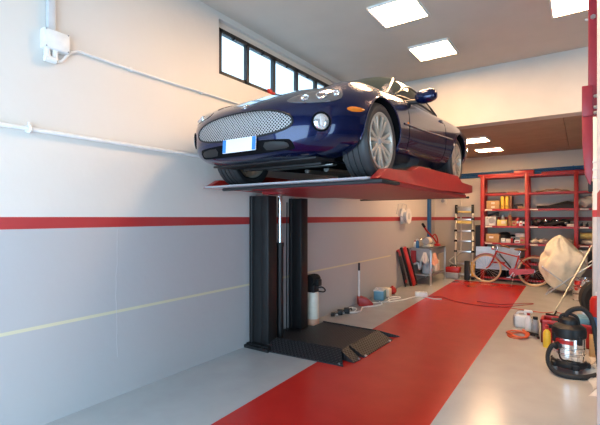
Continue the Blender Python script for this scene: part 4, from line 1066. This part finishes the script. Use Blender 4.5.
tag(b.build('torch', 'black', loc=(-.14, 6.16, .235)), 'black hand tool lying in the open red toolbox', 'tool')
bottle('bottle', (-.335, 5.82, 0), .042, .27, 'yellow', 'yellow bottle with red cap standing in front of the toolbox', 'red')
# vacuum cleaner
o = root('vacuum_cleaner', (-.095, 5.09, 0), 'wet and dry vacuum cleaner with chrome drum and black lid', 'vacuum cleaner')
o.scale = (.87, .87, 1.)
b = MB(); b.lathe([(.0, .05), (.17, .05), (.19, .07), (.19, .09), (.17, .115), (0, .115)], n=40)
for k in range(5): a = 2*PI*k/5-1.2; b.box((.18*math.cos(a), .18*math.sin(a), .075), (.07, .07, .05), rot=(0, 0, a), b=.012)
b.build('base', 'black', o)
for k in range(5):
    a = 2*PI*k/5-1.2; b = MB(); b.rod((.19*math.cos(a)-.015*math.sin(a), .19*math.sin(a)+.015*math.cos(a), .03), (.19*math.cos(a)+.015*math.sin(a), .19*math.sin(a)-.015*math.cos(a), .03), .03, n=16); b.build('caster', 'grey', o)
b = MB(); b.lathe([(.158, .11), (.166, .125), (.166, .18), (.170, .185), (.170, .195), (.166, .20), (.166, .24), (.170, .245), (.170, .255), (.166, .26), (.166, .355), (.16, .36)], n=48); lab(b.build('drum', 'chrome', o), 'shiny chrome drum')
b = MB(); b.lathe([(0, .35), (.165, .35), (.178, .362), (.180, .41), (.172, .45), (.14, .475), (.10, .49), (.095, .53), (.07, .55), (0, .555)], n=48)
b.tube([(-.10, 0, .48), (-.08, 0, .56), (0, 0, .585), (.08, 0, .56), (.10, 0, .48)], .016, smooth=4); b.build('lid', 'black', o)
b = MB(); b.lathe([(.167, .295), (.172, .297), (.172, .335), (.167, .337)], n=48)
for v in list(b.bm.verts):
    if math.atan2(v.co.y, v.co.x) > -1.2 or math.atan2(v.co.y, v.co.x) < -2.9: b.bm.verts.remove(v)
lab(b.build('red_band', 'red', o), 'red band under the lid')
for a in (-.9, -2.6):
    b = MB(); b.box((.174*math.cos(a), .174*math.sin(a), .345), (.03, .05, .09), rot=(0, 0, a), b=.008); b.build('clamp', 'black', o)
b = MB(); b.rod((-.09, -.11, .28), (-.13, -.17, .27), .036, n=18); b.build('inlet', 'black', o)
hp = [(-.11, -.14, .275), (-.165, -.17, .265), (-.205, -.17, .18), (-.20, -.20, .09), (-.14, -.27, .035), (-.03, -.33, .026), (.12, -.29, .026), (.23, -.17, .026), (.30, -.02, .026)]
b = MB(); q = crv([Vector(p) for p in hp], 14); b.tube(q, [.023+.003*(i % 2) for i in range(len(q))], n=12); b.build('hose', 'rubber', o)
hp = [(-.04, .02, .53), (-.01, .0, .60), (.06, .02, .64), (.14, .05, .64), (.21, .06, .57), (.25, .05, .45), (.27, .04, .3), (.3, .0, .05)]
b = MB(); q = crv([Vector(p) for p in hp], 14); b.tube(q, [.024+.003*(i % 2) for i in range(len(q))], n=12); b.build('hose', 'rubber', o)
# film, canister and carton by the pillar
rf = random.Random(11); b = MB(); P = []
for i in range(30):
    row = []
    for j in range(34):
        u, v = i/29, j/33; x = u*.52+.04*math.sin(v*9); y = v*1.25+.03*math.sin(u*12)
        e = min(1, 5*u, 5*(1-u), 6*v, 6*(1-v)); row.append((x, y, .006+e*(.045+.05*math.sin(u*17+v*6)*math.sin(v*19)+rf.uniform(0, .02))))
    P.append(row)
b.grid(P); tag(b.build('plastic_sheet', 'clear', loc=(.06, 4.42, .002)), 'crumpled clear plastic sheet on the floor beside the vacuum', 'plastic sheet')
o = root('canister', (.185, 6.08, 0), 'tall canister, red above and blue below, by the pillar', 'canister')
b = MB(); b.lathe([(0, 0), (.085, 0), (.09, .02), (.09, .40)], n=28); lab(b.build('lower_body', 'blue', o), 'blue lower half')
b = MB(); b.lathe([(.0905, .40), (.0905, .58), (.07, .63), (.03, .65), (0, .65)], n=28); lab(b.build('upper_body', 'red', o), 'red upper half'); 
b = MB(); b.lathe([(.035, .64), (.035, .69), (0, .69)], n=16); b.build('cap', 'white', o)
b = MB(); b.box((0, 0, .11), (.2, .22, .22), b=.008); b.box((0, 0, .221), (.05, .222, .003))
tag(b.build('carton', 'card', loc=(.19, 5.78, 0)), 'brown carton on the floor in front of the red and blue canister', 'carton')
o = root('jerrycan', (-.69, 6.68, 0), 'white jerrycan with a grey side on the grey floor', 'jerrycan', rot=(0, 0, .25))
b = MB(); b.box((0, 0, .09), (.20, .12, .18), b=.022, seg=3); b.tube([(-.07, 0, .17), (-.05, 0, .215), (.03, 0, .215), (.05, 0, .17)], .014, smooth=4); b.build('body', 'white', o)
b = MB(); b.box((-.105, 0, .085), (.02, .10, .12), b=.006); b.build('side_panel', 'grey', o)
b = MB(); b.rod((.07, 0, .175), (.07, 0, .205), .022); b.build('cap', 'offwhite', o)
o = root('spray_bottle', (-.59, 6.46, 0), 'white spray bottle with a red and white trigger head', 'spray bottle')
b = MB(); b.lathe([(0, 0), (.04, 0), (.045, .01), (.045, .14), (.038, .18), (.018, .21), (.016, .235)], n=24); b.build('body', 'white', o)
b = MB(); b.rod((0, 0, .23), (0, 0, .26), .021); lab(b.build('collar', 'red', o), 'red collar')
b = MB(); b.bar((-.055, 0, .285), (.05, 0, .28), .03, .035, b=.008); b.bar((-.03, 0, .275), (-.05, 0, .225), .012, .02, b=.003); b.build('trigger_head', 'white', o)
bottle('spray_can', (-.505, 6.42, 0), .04, .23, 'grey', 'grey spray can with a black head beside the white spray bottle', 'black', 'spray can', capr=.75)
b = MB(); q = []
for k in range(100):
    a = 2*PI*k/30; rr_ = .115+.018*math.sin(k*.37); q.append((rr_*math.cos(a)*1.05, rr_*math.sin(a), .018+.010*(k//30)+.008*math.sin(k*.5)))
b.tube(q, .011, n=8); tag(b.build('air_hose', 'orange', loc=(-.69, 6.12, 0), rot=(R(4), 0, 0)), 'coiled orange hose lying on the grey floor', 'hose')
o = root('air_gun', (-.52, 6.2, 0), 'black air tool on the floor beside the coiled orange hose', 'air tool', rot=(0, 0, -.5))
b = MB(); b.bar((-.09, 0, .04), (.08, 0, .04), .035, .045, b=.01); b.bar((.05, 0, .04), (.11, -.04, .02), .03, .03, b=.008); b.build('body', 'black', o)
b = MB(); b.rod((-.09, 0, .045), (-.14, 0, .06), .014); b.build('coupling', 'orange', o)

# ------------------------------------------------------------------ red hoist post by the pillar
o = root('hoist_post', (.097, 4.6, CZ), 'red steel hoist post with a padded arm hanging beside the pillar', 'hoist post')
b = MB(); b.span((-.035, -.05, -1.42), (.035, .05, 0), b=.004); b.build('post', 'pinkred', o)
for z in (-.53,):
    b = MB(); b.rod((-.06, -.02, z), (.06, -.02, z), .013, n=12); b.rod((-.0, -.052, z), (0, -.066, z), .022, n=6); b.build('bolt', 'steel', o)
b = MB(); b.span((-.083, -.075, -1.43), (-.0, .06, -1.15), b=.006); b.span((.03, -.075, -1.43), (.045, .06, -1.15)); b.build('bracket', 'pinkred', o)
for z in (-1.26, -1.36, -1.41):
    b = MB(); b.rod((.01, -.08, z), (.05, -.10, z), .016, n=8); b.build('bolt', 'steel', o)
b = MB(); pf = [(-.084, -1.42), (.0, -1.42), (.0, -1.95), (-.015, -2.06), (-.03, -2.05), (-.062, -1.95), (-.078, -1.7)]
b.prism(pf, .10, Matrix(((1, 0, 0, 0), (0, 0, 1, -.06), (0, 1, 0, 0), (0, 0, 0, 1))), b=.008); b.build('arm', 'pinkred', o)
b = MB(); b.span((-.035, -.055, -2.12), (.0, .045, -2.02), b=.01); b.build('pad', 'rubber', o)
b = MB()
for k in range(3): b.span((-.004, -.07, -1.86-k*.07), (.03, -.05, -1.84-k*.07), b=.004)
b.build('hook', 'white', o)

# ------------------------------------------------------------------ light and camera
w = bpy.data.worlds.new('sky'); S.world = w; w.use_nodes = True
bg = w.node_tree.nodes['Background']; bg.inputs[0].default_value = (.52, .77, 1., 1); bg.inputs[1].default_value = 10.5
def portal(name, loc, rot, sx, sy):
    l = bpy.data.lights.new(name, 'AREA'); l.shape = 'RECTANGLE'; l.size = sx; l.size_y = sy; l.cycles.is_portal = True
    o = bpy.data.objects.new(name, l); COL.objects.link(o); o.location = loc; o.rotation_euler = rot
portal('front_portal', (-1.02, Y0-.1, 1.35), (R(90), 0, 0), 4.45, 2.7)
portal('door_portal', (RX+.22, (DY0+DY1)/2, DZ/2), (0, R(90), 0), DZ, DY1-DY0)
portal('window_portal', (W-.25, (WY0+WY1)/2, 3.55), (0, R(-90), 0), .66, 3.4)
cam = bpy.data.cameras.new('camera'); co = bpy.data.objects.new('camera', cam); COL.objects.link(co)
cam.sensor_fit = 'HORIZONTAL'; cam.sensor_width = 36; cam.lens = 36*405/600
cam.shift_y = 4.5/600; cam.clip_start = .02
co.location = (0, 0, 1.6); co.rotation_euler = (R(90), 0, R(34.658))
S.camera = co
vs_ = S.view_settings; S.display_settings.display_device = 'sRGB'
vs_.view_transform = 'Standard'; vs_.look = 'None'; vs_.exposure = -.3; vs_.gamma = 1.; vs_.use_curve_mapping = False
S.cycles.use_denoising = True; S.cycles.max_bounces = 8; S.cycles.diffuse_bounces = 5; S.cycles.sample_clamp_indirect = 6
